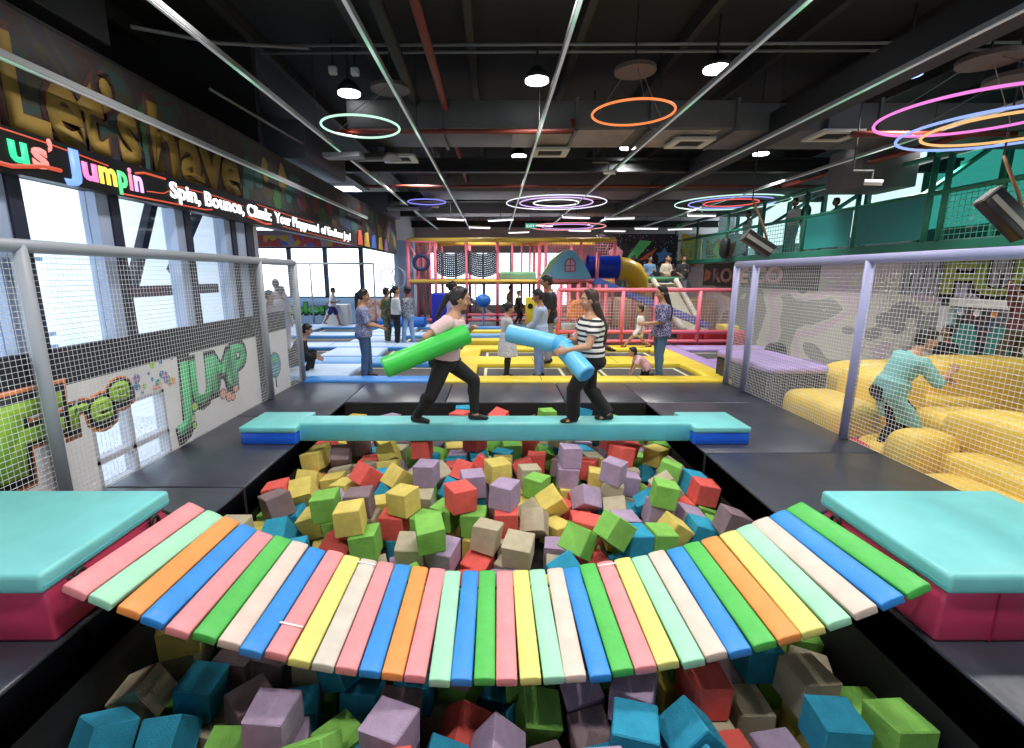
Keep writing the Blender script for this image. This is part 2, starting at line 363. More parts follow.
# ------------------------------------------------------------------ foam cubes
CUBES = "-1147 2062 -400 504 516 496 483 L 272;1740 2043 -429 17 -696 18 716 B 833;2055 2032 -433 484 467 550 493 G 899;-1760 2438 -593 493 -472 527 504 B 201;-528 1999 -410 3 -185 -982 0 L 391;1769 2319 -430 667 11 10 743 E 802;-2088 2114 -565 449 -752 -202 436 B 107;-2099 2420 -597 345 373 -631 584 E 145;1010 2036 -454 332 -226 -679 -613 B 688;1169 2284 -417 510 -497 -502 -489 R 709;249 2309 -635 600 789 98 -77 G 540;698 1993 -412 556 559 436 432 B 635;-1798 2172 -657 57 -70 438 893 B 170;1456 2327 -644 8 -692 -721 8 E 752;524 2226 -665 173 -589 -764 -194 M 587;17 2059 -589 341 -297 641 618 L 500;-170 2263 -683 619 -20 376 -688 R 463;-504 3394 -101 176 -682 -6 -709 G 430;189 3490 -305 623 -493 -475 376 E 518;-1191 3631 -99 506 452 489 547 Y 350;-1417 2339 -612 675 -257 -645 -246 M 242;976 3589 -186 879 19 -423 215 G 615;-807 3909 -79 170 669 -176 700 Y 403;-69 3673 -283 653 54 743 -127 E 486;674 3540 -254 402 -322 -109 -849 G 578;1592 2539 -425 28 -715 -27 -697 B 757;-784 2410 -652 45 35 814 576 B 361;86 4017 -71 0 -855 -517 0 L 504;-307 3955 -71 607 -606 362 -362 R 461;-1070 3603 -309 24 -55 703 707 G 367;762 2230 -413 607 366 -603 363 L 634;2109 3923 -302 112 -695 -700 111 M 730;-827 2117 -628 660 -663 253 -243 G 342;-2001 4067 -202 33 -930 353 -86 M 277;-1484 3904 -125 562 491 500 -437 G 324;1606 4237 -177 59 -632 74 768 G 664;-414 3449 -315 37 701 -208 679 L 446;2121 4537 -299 66 -703 -704 64 R 704;1486 2036 -645 461 546 -451 534 L 774;362 4013 -353 201 -557 307 -744 E 535;-683 4497 -77 540 442 -553 453 L 427;1180 3671 -337 40 -607 -792 29 B 641;496 2394 -514 265 -743 602 118 L 582;915 4463 -341 388 887 215 -118 L 587;-2002 2655 -353 358 647 -403 538 Y 172;-667 3484 -311 75 -695 87 -708 E 407;1219 4640 -119 356 -654 -315 -586 L 613;-1128 2303 -623 691 -103 707 105 B 312;1404 3737 -366 706 -692 -15 141 G 664;-1390 2037 -613 735 -14 16 -676 G 223;561 4380 -337 392 -422 -768 276 Y 552;1885 4048 -469 10 -799 -7 -599 B 700;-881 1883 -452 32 -148 345 925 G 321;-1895 3823 -369 968 230 -88 19 B 280;-1411 2655 -612 702 -705 76 -46 M 272;827 5004 -93 516 447 532 -499 L 570;-1878 4361 -232 697 -345 526 -341 Y 302;-896 3915 -306 14 745 665 15 R 391;-1330 4643 -178 367 -343 844 181 R 365;27 4522 -71 979 0 1 200 Y 498;433 4652 -293 618 -324 629 340 G 535;-1650 2656 -600 705 -706 50 -8 M 234;-1186 3893 -98 470 502 -495 529 M 363;-2032 2737 -564 738 46 -670 -50 E 186;1618 3990 -422 676 386 -242 -577 Y 678;-2109 5264 -256 78 628 19 772 Y 314;-210 4229 -71 69 705 69 -701 L 476;-317 2468 -855 560 -428 562 430 E 432;-1333 3642 -382 95 -697 -648 289 R 334;-558 2302 -631 50 707 -50 702 M 405;33 2632 -855 77 702 -77 702 B 493;-1654 4054 -367 777 -69 -218 585 Y 308;531 3282 -366 435 -208 -806 342 B 563;-149 3557 -517 221 23 -104 969 R 476;-1007 4655 -212 869 -328 155 -334 Y 396;1810 2296 -653 580 568 -403 -420 Y 790;-935 2510 -460 655 -526 520 152 B 333;2134 2340 -666 15 15 -706 706 G 858;-217 2566 -633 163 -687 162 688 G 456;1072 2522 -626 460 -394 -581 542 Y 666;1990 5620 -336 659 666 258 232 Y 654;-188 3933 -293 481 481 -517 -517 G 470;-1818 5349 -246 372 661 -255 -598 M 340;-273 1999 -646 591 553 -439 387 B 445;799 4964 -312 31 729 -1 683 L 567;-2136 3589 -210 0 -16 0 999 E 240;-454 4041 -295 5 -525 850 -3 G 446;97 3937 -293 703 0 0 -710 R 508;-1290 5526 -279 757 210 484 383 Y 389;1446 5228 -176 652 -403 -589 -252 R 622;1219 2023 -640 532 457 540 -464 R 735;-858 5356 -128 53 685 -14 725 R 422;-477 2519 -629 56 -704 38 705 B 429;1447 4907 -377 674 -80 46 -732 L 632;795 3803 -305 8 -839 -542 25 R 586;-1139 2606 -844 797 -9 11 -602 G 329;1909 4933 -249 114 -595 181 773 G 671;1573 4272 -396 21 -634 27 771 L 652;806 3576 -530 126 -718 -97 -676 R 596;-1142 2632 -622 766 9 11 641 E 306;2119 4775 -307 101 -1 -994 9 B 689;1877 4279 -463 6 588 4 -808 L 688;538 3786 -520 706 705 -26 -41 L 551;1191 4367 -424 309 -603 726 111 E 615;578 4139 -520 670 245 -657 240 Y 556;-1686 5682 -208 416 -71 -28 905 M 361;2011 2627 -661 366 -393 603 -587 E 813;1704 2583 -650 517 -496 -502 -482 G 772;-1690 2375 -820 138 -95 -692 700 E 212;-305 4768 -201 111 -290 -889 333 R 461;375 4923 -298 441 -542 473 535 E 527;-249 5584 -128 340 622 303 -635 R 474;-1757 4890 -387 530 -539 478 446 Y 330;-1631 3507 -372 754 -651 -75 -12 B 299;-2107 4322 -222 65 650 753 56 R 274;1143 3916 -334 560 -484 -507 -439 L 628;604 5675 -368 722 -668 101 142 G 546;1212 4642 -341 538 588 455 394 E 611;1066 5290 -365 539 -81 -36 -836 R 587;-1999 4788 -309 895 442 48 -6 Y 309;-706 4278 -299 473 486 -525 -513 E 428;495 5436 -347 506 -476 556 454 R 539;1126 4911 -336 669 50 735 -85 Y 594;2114 2913 -663 41 -768 -638 5 G 813;-1096 2081 -623 426 574 -415 560 L 305;1570 4508 -425 178 230 699 -652 B 641;1866 5569 -607 704 365 -130 594 B 646;-1570 4681 -358 621 -430 552 350 Y 343;1483 2551 -644 715 15 -698 14 M 733;214 5830 -353 40 35 -705 -706 G 514;98 5546 -350 121 -689 149 698 B 504;474 6062 -356 10 -3 -999 0 R 528;1613 5600 -235 67 821 -560 -76 R 632;-621 4838 -257 892 88 220 -381 E 444;214 2570 -665 705 -566 -277 -323 G 511;250 2068 -743 817 321 -475 51 M 551;-1877 4161 -418 352 614 -570 -415 B 299;1717 4495 -233 8 457 -19 888 E 666;-601 3854 -297 583 391 -590 396 G 420;-1044 4197 -313 473 -553 445 520 Y 380;-1751 5139 -401 24 653 83 751 E 342;1075 3569 -550 386 -549 425 606 B 616;750 6650 -142 556 -575 437 -409 G 546;-2116 5503 -279 459 432 -546 550 Y 322;348 5218 -336 978 -91 -177 -37 R 522;563 1965 -634 1 784 -620 -2 B 600;1178 5541 -393 993 -10 56 97 E 593;-455 4650 -366 113 -715 365 -584 B 444;-845 3913 -526 493 -526 473 504 B 391;-1235 5771 -384 678 -85 -723 -88 E 404;788 5284 -342 66 529 -844 39 M 554;-1201 5141 -324 986 -154 -49 -23 Y 389;349 4292 -412 736 438 166 -486 E 530;-1387 3901 -338 9 -664 -10 -746 G 326;-973 3510 -543 98 -985 -128 -43 E 382;-211 3287 -486 218 954 -163 114 R 472;45 3291 -488 11 730 -284 -620 L 503;-502 5769 -355 454 539 -456 543 Y 453;-744 5680 -402 341 419 734 -409 G 441;1176 2242 -639 454 -534 461 542 E 725;-153 3881 -515 414 572 414 -572 Y 464;755 2542 -646 828 133 535 -90 G 606;87 2330 -824 757 -223 -520 -324 B 510;1298 6818 -183 483 -496 -401 598 B 583;-160 5041 -243 274 184 -598 729 R 480;-1507 5492 -407 721 30 -50 -689 R 370;-496 6506 -133 525 3 -11 -850 R 461;-74 6206 -386 554 -597 -546 -194 G 493;1363 4584 -585 563 500 -491 436 B 634;2115 5922 -359 547 447 -421 -568 G 660;-1138 4565 -370 469 188 503 -700 B 381;-627 3165 -383 489 183 -320 789 G 413;-1930 2530 -803 470 -489 508 529 G 167;805 5776 -144 28 591 -805 -18 E 556;1484 5811 -215 122 -5 -696 -707 R 605;-962 5658 -340 760 6 278 -586 G 410;-452 5502 -351 514 483 498 -502 L 457;132 3551 -519 58 -505 854 100 E 498;489 1744 -411 999 0 1 23 L 599;2111 4492 -536 570 -569 -418 -419 G 708;515 2408 -816 704 177 191 -659 E 564;-1141 3903 -319 996 2 -31 -66 E 375;838 4278 -532 0 -998 0 33 R 575;-1875 3444 -287 869 -437 156 164 G 266;1820 5857 -511 191 25 -680 -706 G 639;-452 5269 -331 708 -62 700 -43 B 457;1860 4502 -460 554 -552 -440 -438 R 687;683 4531 -524 256 -643 266 669 R 567;55 6598 -156 123 -417 887 148 R 500;802 4916 -533 485 -470 -494 546 Y 564;-1488 3850 -573 659 88 -739 98 Y 317;522 3483 -509 275 -959 55 6 E 551;-469 6770 -133 702 11 -711 11 B 464;1104 5777 -390 617 -408 -561 -369 B 587;-1487 5214 -378 944 -51 -79 -312 E 368;-438 5034 -303 528 478 499 -492 R 451;1523 5146 -406 81 -98 -987 82 E 635;-2115 3905 -446 499 -440 500 -553 Y 258;-2117 5761 -284 5 777 2 -628 R 328;-790 6214 -358 746 576 124 -307 L 439;1149 6099 -394 739 39 -670 35 L 584;-492 1739 -410 657 2 2 753 R 401;93 5283 -329 42 691 -718 53 Y 506;-2120 4240 -449 60 708 699 61 G 259;1157 4138 -558 530 -482 -467 516 Y 607;-739 3511 -534 62 -611 -782 -96 L 392;1160 2516 -407 26 -687 -43 724 G 672;1014 1777 -473 916 -154 -367 19 B 706;-205 4252 -293 468 -531 466 529 B 482;-1167 5373 -455 611 266 -689 -282 L 405;1452 5794 -435 43 639 52 -765 L 602;-208 5504 -345 724 685 45 48 B 479;-784 5397 -349 1 726 -39 -686 B 436;-181 5277 -327 88 700 5 -707 B 476;-1192 4885 -324 691 -720 -37 -23 B 381;-446 4126 -517 553 432 -560 438 Y 456;16 6309 -138 672 195 713 34 R 497;160 3824 -515 414 -415 572 -572 E 501;798 2030 -635 807 -2 3 -589 L 663;-1442 6077 -404 731 -146 652 130 Y 382;1675 6727 -242 403 435 549 -587 G 608;-224 5823 -360 610 -496 540 296 G 479;-1875 5550 -462 630 -97 -765 -79 G 348;1695 5111 -634 724 625 172 -230 G 642;-1545 4366 -379 582 558 552 -208 L 342;72 4269 -293 0 -777 -628 0 E 491;1156 3841 -558 362 565 399 -623 G 614;-2069 2792 -790 698 713 51 -12 G 205;-2038 6818 -277 496 507 445 -545 Y 359;-1468 6509 -183 380 40 -16 -923 L 393;-715 4544 -300 715 -5 697 5 G 434;809 2279 -635 701 -58 707 58 E 652;-1157 6090 -379 36 682 -39 728 L 404;-1797 5805 -451 472 452 -546 523 E 357;855 5206 -561 297 669 -185 654 G 574;899 4697 -536 24 -670 -740 22 R 569;1469 4887 -606 502 -397 620 451 E 630;2100 4177 -534 33 -816 -24 -575 G 709;1439 6411 -658 441 -628 -368 -524 E 595;344 4548 -516 113 4 0 993 Y 523;1128 4680 -555 553 -499 -492 -449 B 599;-519 6038 -356 664 661 241 250 E 447;782 6520 -366 717 -94 -684 -90 E 545;1426 6636 -443 407 482 -427 -646 B 596;1937 6323 -313 728 331 -545 248 G 641;-1540 5754 -415 743 90 657 -81 B 372;845 5836 -370 500 531 -468 497 B 556;2003 5152 -307 209 267 119 932 E 668;1329 5299 -393 98 81 82 987 Y 600;-2119 5494 -506 775 -13 630 -11 L 327;-2119 5258 -486 707 17 -122 -695 Y 322;1898 5155 -506 471 53 853 -213 L 652;62 4573 -515 94 701 -93 700 L 488;-2037 6229 -465 591 -498 -407 485 Y 342;-1732 6086 -441 706 700 -10 92 L 374;1892 6130 -531 565 -424 -424 565 L 642;-914 4863 -359 0 -894 -66 441 E 410;205 5737 -575 393 -397 587 -584 B 515;861 5506 -588 23 -529 -847 34 G 554;2106 3939 -535 695 700 126 -96 Y 720;-1055 4187 -536 173 30 -5 -984 G 384;1789 4061 -672 101 694 -704 -99 E 686;-1687 6353 -339 243 -593 -748 -167 G 376;199 6094 -353 456 536 460 -540 G 502;632 6563 -582 708 -131 -681 -126 E 542;2097 6555 -406 33 -632 742 218 R 645;241 6072 -576 905 2 3 423 B 523;825 5820 -591 33 100 -993 -3 G 549;1829 4880 -455 490 625 -354 492 R 659;852 4054 -533 489 -522 509 -476 R 601;-1703 4283 -601 373 536 -432 620 G 312;783 3827 -528 524 -497 -501 -475 G 599;-228 2498 -411 412 -413 574 -572 L 466;1263 6376 -326 204 244 838 -440 M 595;1608 6308 -474 336 -229 163 -898 R 598;2120 6302 -592 451 454 541 -544 L 643;1546 5572 -449 507 -612 471 -379 M 634;-2000 5016 -450 53 -79 -721 -685 R 323;-1457 4888 -348 385 -542 -456 -590 E 347;87 5221 -545 677 217 634 -303 L 514;1199 5540 -619 437 503 470 -577 L 585;-1343 4192 -355 376 84 -705 -594 R 342;1807 3804 -643 378 -230 697 563 B 697;1706 2367 -873 370 -589 381 607 Y 778;-544 2277 -854 547 -450 -544 -448 L 420;520 6790 -313 40 -435 -715 543 M 534;-1792 5966 -225 344 673 297 -582 Y 346;-1365 6420 -397 447 492 -547 -507 G 396;893 6097 -373 682 30 728 -32 L 570;134 6386 -358 696 253 -670 34 E 500;-96 6463 -575 418 569 -418 570 R 490;502 6337 -579 301 288 -639 -645 Y 526;2062 5848 -578 19 -614 -14 788 E 654;2094 5360 -460 119 -305 -880 -342 Y 680;2127 4992 -566 19 -46 241 -968 M 678;1679 5333 -689 724 43 118 677 Y 644;1444 4218 -599 647 68 59 756 M 642;-1150 3846 -542 686 -244 645 229 R 382;483 2663 -634 1 -637 -770 1 Y 562;470 2682 -855 522 -477 -521 -476 B 562"
REST = "-1988 1312 -784 516 -484 480 -516 R;-1715 1354 -818 27 562 -825 -15 M;-1418 1413 -834 686 -85 715 89 B;-1180 1384 -843 548 429 564 -443 B;-912 1329 -849 477 512 485 -522 M;-380 1471 -854 534 -461 535 464 R;-104 1413 -855 144 145 692 691 R;193 1400 -855 706 32 -705 32 R;431 1457 -855 470 526 471 -527 E;929 1370 -858 1 983 -179 -4 M;1213 1422 -861 524 516 -474 -483 G;1438 1428 -866 998 1 11 48 R;1739 1369 -873 26 716 -25 696 L;2033 1368 -885 689 51 720 -54 B;-1923 1535 -804 703 28 28 709 R;-1712 1742 -819 519 -547 480 -447 R;-1488 1751 -831 996 3 25 69 R;-990 1733 -848 699 -1 714 1 R;-745 1754 -852 489 504 495 -510 Y;-467 1745 -854 705 13 708 -13 E;-219 1718 -855 513 -485 514 485 E;65 1729 -855 0 953 -299 0 L;558 1711 -856 417 -419 570 -569 Y;826 1695 -857 23 -28 706 -706 L;1197 1720 -861 35 -23 -706 706 Y;1448 1729 -866 742 7 9 669 Y;1732 1803 -873 696 2 717 -2 B;2042 1684 -843 810 410 -174 -379 Y;-2093 1990 -750 370 -591 -325 637 L;-1702 1969 -819 52 -725 -45 -684 G;-1420 2052 -834 521 -500 -477 499 E;-1126 1988 -844 34 715 -32 696 B;-852 1993 -850 505 -502 -497 -494 E;-488 2021 -854 664 665 241 238 B;-35 2030 -855 448 547 -448 546 L;317 1837 -855 0 849 -527 -1 R;587 1971 -856 2 -669 -742 1 E;870 1970 -857 441 -556 -438 -551 Y;1127 2007 -860 492 513 -486 506 Y;1460 2100 -866 552 -541 -441 454 G;1732 2094 -873 203 -223 676 -670 L;2014 2015 -884 690 -14 722 15 L;-1451 2340 -833 56 720 -55 688 E;-1037 2233 -847 8 733 -678 -8 B;-797 2217 -851 490 497 508 502 Y;905 2324 -858 705 705 -42 -47 L;1151 2267 -860 0 -998 -37 8 L;1399 2353 -865 698 18 714 -18 R;2052 2380 -885 164 -672 171 700 E;-1665 2668 -821 668 -287 -629 -271 Y;-1384 2640 -836 553 415 576 -433 E;-774 2689 -851 27 701 27 -711 Y;-545 2559 -854 2 690 -722 -2 G;-238 2693 -855 705 705 -39 -40 G;920 2627 -858 484 510 488 -514 G;1140 2521 -860 470 521 477 -528 R;1414 2576 -865 479 508 490 -520 B;1761 2626 -874 716 22 -696 21 E;2034 2644 -885 490 530 -468 508 Y;-2055 3074 -759 148 -681 -51 714 E;-1803 2914 -805 33 -681 -17 730 E;-1429 2991 -758 945 160 281 8 B;-1065 2919 -834 593 -409 -524 -452 Y;-772 2966 -831 16 15 -72 996 G;-492 2925 -842 474 536 463 520 E;-184 2922 -842 665 39 42 -743 Y;117 2921 -843 43 41 -661 -746 B;437 2929 -843 703 4 705 81 R;656 3049 -787 375 694 -179 -586 G;1021 2936 -846 537 589 -395 -454 Y;1426 2951 -820 607 -344 -607 378 M;1687 2891 -865 682 730 10 -12 L;2052 2952 -880 16 727 -54 683 M;-1991 3291 -684 413 639 485 -429 R;-1754 3160 -709 656 162 -728 -110 G;-1442 3255 -641 532 150 -276 785 G;-1079 3161 -704 690 193 624 309 B;-852 3197 -665 136 -47 907 -393 G;-588 3208 -651 312 130 359 -869 B;-81 3156 -703 288 -645 -257 658 L;154 3160 -698 663 245 640 299 L;434 3186 -673 576 241 -299 720 R;744 3252 -615 82 166 -378 -906 B;1090 3186 -696 680 254 -638 -252 R;1388 3185 -723 634 228 694 248 R;1761 3148 -792 626 172 734 194 G;2045 3203 -810 183 -633 -122 741 R;-1982 3664 -649 104 -44 699 705 Y;-1729 3482 -617 75 190 -649 -732 Y;-1509 3569 -575 264 75 62 -959 M;-526 3582 -514 986 113 -19 113 R;1412 3483 -609 758 -62 -624 -174 B;2081 3712 -722 405 63 -911 5 B;-2127 3945 -671 745 -2 665 1 M;-1749 3799 -607 360 529 -432 634 E;-585 3926 -519 423 -560 -428 -567 Y;1461 3755 -602 548 537 -457 448 B;2107 3956 -770 12 -164 2 -985 L;-2118 4211 -677 773 1 633 -1 E;-1491 4130 -573 584 -318 -655 -356 B;-1235 4374 -548 233 -634 -254 -691 Y;-685 4240 -521 659 -228 -676 -233 R;-197 4230 -515 2 14 999 0 R;70 4308 -515 430 560 431 -560 G;1724 4308 -657 425 -453 536 571 Y;2056 4242 -754 580 -575 -409 -405 Y;-2091 4441 -672 20 631 -30 774 G;-1795 4696 -615 45 862 497 78 E;-1498 4601 -574 51 437 896 25 L;-922 4609 -529 1 -998 32 -20 E;-658 4499 -520 592 582 386 401 E;-446 4390 -517 705 90 696 -89 B;-188 4529 -515 523 -523 -475 474 L;1709 4531 -653 540 -422 -455 566 Y;2101 4527 -768 427 394 598 -551 E;-2133 4913 -670 725 -15 687 -14 G;-1684 4942 -604 37 -704 705 -65 B;-1427 4886 -569 355 -562 -423 -614 B;-1154 4829 -542 711 -44 -16 700 Y;-681 4845 -522 612 -22 8 790 G;-437 4927 -521 895 -15 -17 -443 L;-191 5083 -526 462 -534 -537 -459 L;209 4836 -516 437 -558 -456 -536 Y;459 4844 -519 464 -523 495 514 M;1148 4961 -563 71 -667 108 732 E;1777 4812 -668 134 85 -986 8 B;2119 4764 -762 703 72 72 703 R;-2113 5210 -707 58 -81 754 648 Y;-1729 5218 -636 51 68 -77 -992 B;-1465 5171 -595 23 -61 72 994 E;-1202 5089 -542 78 2 803 589 L;-944 5166 -553 147 -35 70 985 M;-448 5216 -548 680 -46 -59 -728 G;-202 5330 -558 50 -53 -667 740 Y;518 5222 -551 2 -698 106 707 Y;1172 5196 -588 124 -66 -640 754 G;1427 5214 -626 760 -100 -641 12 L;2126 5159 -779 432 -501 567 488 B;-2094 5544 -730 16 130 694 -706 G;-1764 5480 -664 17 -638 -58 -767 L;-1482 5562 -629 48 739 670 34 R;-1100 5601 -597 457 -509 -495 -534 L;-821 5401 -574 71 683 -33 725 E;-556 5511 -573 241 -251 651 -673 E;-220 5589 -573 527 515 481 473 L;52 5541 -571 700 672 -163 -170 G;399 5494 -572 788 -9 26 614 B;1482 5524 -661 668 -719 181 -50 R;2114 5388 -813 19 614 -31 -787 G;-1998 5769 -713 686 706 -169 -15 G;-1704 5765 -661 435 -487 -503 -564 B;-1406 5842 -623 737 38 -42 -672 R;-1166 5845 -603 50 -681 -54 -727 Y;-937 5835 -590 13 -757 652 -16 G;-560 5826 -578 702 701 75 84 B;-44 5812 -575 317 -630 -319 -632 Y;448 5719 -578 78 -695 79 709 R;1073 5816 -610 406 460 578 536 G;1415 5791 -653 12 -986 -130 89 R;1683 5806 -707 82 -692 -712 80 E;2071 5894 -818 293 -501 410 702 L;-2090 6163 -704 554 692 310 340 Y;-1705 6061 -662 430 -621 372 537 E;-1423 6093 -625 475 574 424 -513 R;-1143 6113 -601 21 -684 -23 -727 R;-907 6064 -588 38 67 -705 -703 G;-626 6129 -579 603 359 -611 364 L;-238 6086 -575 446 1 0 -894 E;567 6070 -580 10 26 -999 0 L;860 6060 -593 22 729 -683 -24 E;1101 6130 -613 8 49 0 998 G;1421 6067 -655 88 181 -978 -16 L;1852 6119 -750 593 -88 791 117 R;2109 6156 -831 116 116 -697 697 G;-2016 6414 -717 108 163 980 18 R;-1772 6321 -671 175 -71 -13 981 E;-1349 6451 -618 753 28 -32 -655 L;-1088 6434 -598 679 90 -721 95 B;-811 6415 -584 485 -501 -498 -514 G;-515 6467 -578 562 -435 555 430 E;120 6524 -547 707 220 -671 3 B;816 6407 -590 164 -670 173 702 B;1184 6475 -578 140 -266 54 951 G;1770 6392 -726 450 661 -337 495 Y;2122 6438 -819 540 -540 -456 -456 M;-2104 6723 -715 134 -141 661 -723 R;-1691 6794 -659 659 -614 256 -348 G;-1416 6717 -625 666 335 594 -299 E;-1117 6733 -600 359 583 -381 620 E;-715 6658 -582 429 442 -562 -551 B;-471 6801 -577 762 4 -5 -646 Y;-187 6707 -575 699 94 -702 94 Y;161 6815 -575 90 701 -90 700 M;613 6826 -544 127 188 680 -696 L;926 6802 -598 194 32 6 979 L;1158 6750 -618 631 387 -572 351 G;1429 6792 -628 146 -980 107 74 M;1657 6682 -701 595 177 750 -223 L;2109 6839 -831 116 -116 -697 -697 Y;-2088 1487 -571 194 720 132 -652 L;-1777 1413 -547 689 -598 397 93 E;-1420 1316 -612 502 518 -482 496 B;-1091 1417 -623 704 -704 -45 64 Y;-650 1443 -853 1 -983 -179 4 R;-394 1375 -632 533 -534 465 -461 Y;-148 1462 -633 80 -702 80 702 R;277 1598 -640 666 44 -712 214 E;657 1424 -715 343 277 -652 615 R;938 1359 -636 483 520 -479 515 Y;1202 1335 -639 700 702 94 82 B;1401 1457 -643 709 90 -693 88 G;1674 1311 -650 492 492 507 -507 L;2067 1460 -626 209 461 -517 -689 G;-2109 1772 -665 267 -516 -722 -374 R;-1871 1833 -597 55 -805 27 589 Y;-1546 1602 -606 25 -279 -959 8 R;-1227 1714 -842 16 7 -999 0 Y;-791 1701 -629 581 394 589 -398 M;-525 1751 -632 558 429 562 -432 R;-251 1774 -633 522 -476 522 476 R;129 1804 -633 694 -131 694 131 L;497 1693 -633 85 -702 -85 -700 E;796 1772 -635 632 3 2 774 B;1198 1671 -639 404 394 -580 -586 G;1526 1772 -646 845 6 10 532 M;1803 1744 -653 695 41 715 -43 Y;2134 1855 -638 714 -110 -682 108 B;-585 2044 -631 674 207 677 -207 B;1825 1993 -654 702 704 78 57 L;2128 2115 -667 16 -716 -696 16 B;-723 2693 -630 987 1 5 153 Y;-2102 2980 -554 800 -599 -1 17 E;-1591 2915 -613 667 -688 152 237 E;-1261 2904 -624 276 36 -944 -168 Y;-993 2857 -620 500 518 -532 443 E;-743 2935 -611 378 455 533 604 M;-411 2783 -625 457 24 -17 888 G;-127 2845 -582 182 -536 -489 662 B;153 2802 -627 477 509 493 518 R;422 2887 -589 198 -745 629 -86 Y;781 2848 -694 731 259 -584 -237 L;1197 2816 -643 83 -24 -775 625 Y;1444 2811 -644 162 -672 -186 696 E;1753 2828 -641 13 28 -995 -85 R;-2079 3241 -478 223 -261 -758 552 R;-1751 3195 -454 259 416 -539 -684 B;-1443 3111 -472 378 572 -683 249 G;-1122 3081 -471 19 -52 -859 507 L;-869 3107 -441 22 120 -396 -909 E;-509 3027 -518 415 -571 109 -699 Y;361 3090 -439 594 -473 218 611 Y;663 3001 -525 332 549 733 -220 B;1285 3060 -524 113 -732 344 -575 L;1588 3071 -586 21 -399 264 -877 L;1889 3076 -592 93 -646 722 224 Y;2104 3359 -621 215 -744 265 -572 G;-2089 3610 -445 620 102 -766 126 G;962 3286 -471 724 -396 45 562 G;1685 3576 -629 524 499 -535 435 E;1964 3612 -514 546 774 212 -236 E;1414 3984 -593 766 30 -640 25 Y;-2125 4673 -530 685 -274 616 -273 B;-1817 4459 -427 592 298 -744 -71 E;-207 4521 -293 284 284 -647 -646 L;90 4537 -293 0 -884 -466 1 Y;-178 4814 -515 706 26 704 -55 G;33 4986 -346 181 -277 -726 -602 L;2112 4729 -531 698 -707 50 93 Y;-726 5108 -412 191 278 709 -617 G;900 5538 -369 346 585 351 -643 L;2118 5580 -614 104 -22 -971 209 E;-2101 5738 -507 694 705 -136 13 R;-2102 6000 -509 475 -401 617 -481 Y;1548 6038 -452 201 -75 -677 702 Y;2109 6076 -596 115 -115 -697 -696 Y;-2121 6474 -509 2 768 -1 -639 Y;-1620 6528 -547 194 746 397 496 Y;-1093 6345 -376 26 -529 847 -16 L;-785 6484 -361 105 689 -108 707 M;-365 6422 -354 790 4 -5 -611 G;-142 6451 -353 559 -559 432 -432 L;365 6602 -427 438 3 -898 17 Y;1043 6445 -392 227 768 578 148 Y;1896 6356 -532 567 563 -425 422 R;-2080 6758 -495 707 -53 703 -9 Y;-1792 6829 -450 653 -15 -756 -17 B;-1499 6759 -364 146 -205 886 -388 L;-1187 6767 -382 78 121 -702 -696 Y;-897 6825 -411 717 623 -233 202 B;-466 6798 -355 618 -351 610 347 G;-221 6678 -353 2 -45 998 0 R;68 6729 -342 177 717 389 -548 Y;822 6809 -368 21 658 -751 -14 Y;1075 6774 -386 220 48 4 973 E;1737 6822 -492 706 -693 22 140 B;1971 6651 -629 46 -248 473 843 R;-2115 1436 -347 663 22 -62 -745 B;-1605 1339 -416 70 -892 116 -430 Y;-1259 1330 -404 181 -642 -724 169 E;-1002 1372 -403 464 -520 478 533 G;-369 1450 -410 632 634 315 313 Y;107 1333 -633 704 704 -53 -53 B;354 1330 -633 678 1 0 733 E;965 1369 -414 614 355 -610 352 L;1220 1368 -417 697 -145 -686 -144 E;1524 1416 -423 561 -442 -549 -432 L;1794 1525 -490 620 -291 -278 -672 B;2013 1329 -424 102 -9 990 89 R;-1343 1761 -615 319 614 336 -637 R;-45 1651 -465 238 -857 -7 455 E;1399 1692 -421 276 -262 -650 656 E;-714 2698 -408 469 -523 473 530 E;419 2648 -411 45 -706 -45 -704 L;-1867 2955 -537 24 36 752 -656 G;-1205 2650 -398 12 718 -10 695 E;-478 2640 -404 0 9 999 13 L;-249 3028 -459 953 -249 -165 -35 G;176 2796 -405 393 -590 -356 -607 R;915 2739 -497 686 79 230 -685 R;1161 2754 -426 109 -992 -10 32 G;-1225 3377 -574 981 37 -60 176 L;692 2784 -408 371 641 -656 135 E;936 3009 -484 733 43 39 676 B;1142 2973 -314 129 -465 108 -868 R;27 3020 -428 65 185 900 386 G;1405 3288 -422 118 255 581 763 B;1652 3323 -588 274 137 -802 511 Y;2063 3513 -336 598 -659 -152 -427 L;-602 6296 -195 279 -193 -939 -31 B;-1832 6537 -472 325 -917 23 227 L;881 6127 -150 723 -91 -677 -85 E;1534 6440 -269 211 531 301 762 M;1884 6634 -336 853 -486 172 63 E"
FC = {'Y': ('yellow', (.74,.60,.16)), 'R': ('red', (.80,.13,.11)), 'G': ('green', (.24,.55,.11)), 'B': ('blue', (.04,.34,.53)),
      'L': ('lilac', (.41,.31,.45)), 'E': ('beige', (.50,.44,.31)), 'M': ('mauve', (.26,.185,.20))}
foam = {k: mat('foam_'+n, c, .92, .10, 14., .55, 170., spec=.15) for k, (n, c) in FC.items()}
def foam_mesh(seed, S=.219):
    r = random.Random(seed); bm = bmesh.new(); bmesh.ops.create_cube(bm, size=S)
    for v in bm.verts: v.co += V3((r.uniform(-1,1), r.uniform(-1,1), r.uniform(-1,1)))*.007
    bmesh.ops.bevel(bm, geom=list(bm.edges), offset=.007, segments=1, affect='EDGES')
    # a few torn nicks at corners
    for k in range(2):
        v = r.choice(list(bm.verts)); v.co *= r.uniform(.88, .96)
    me = bpy.data.meshes.new('foam_cube'); bm.to_mesh(me); bm.free(); return me
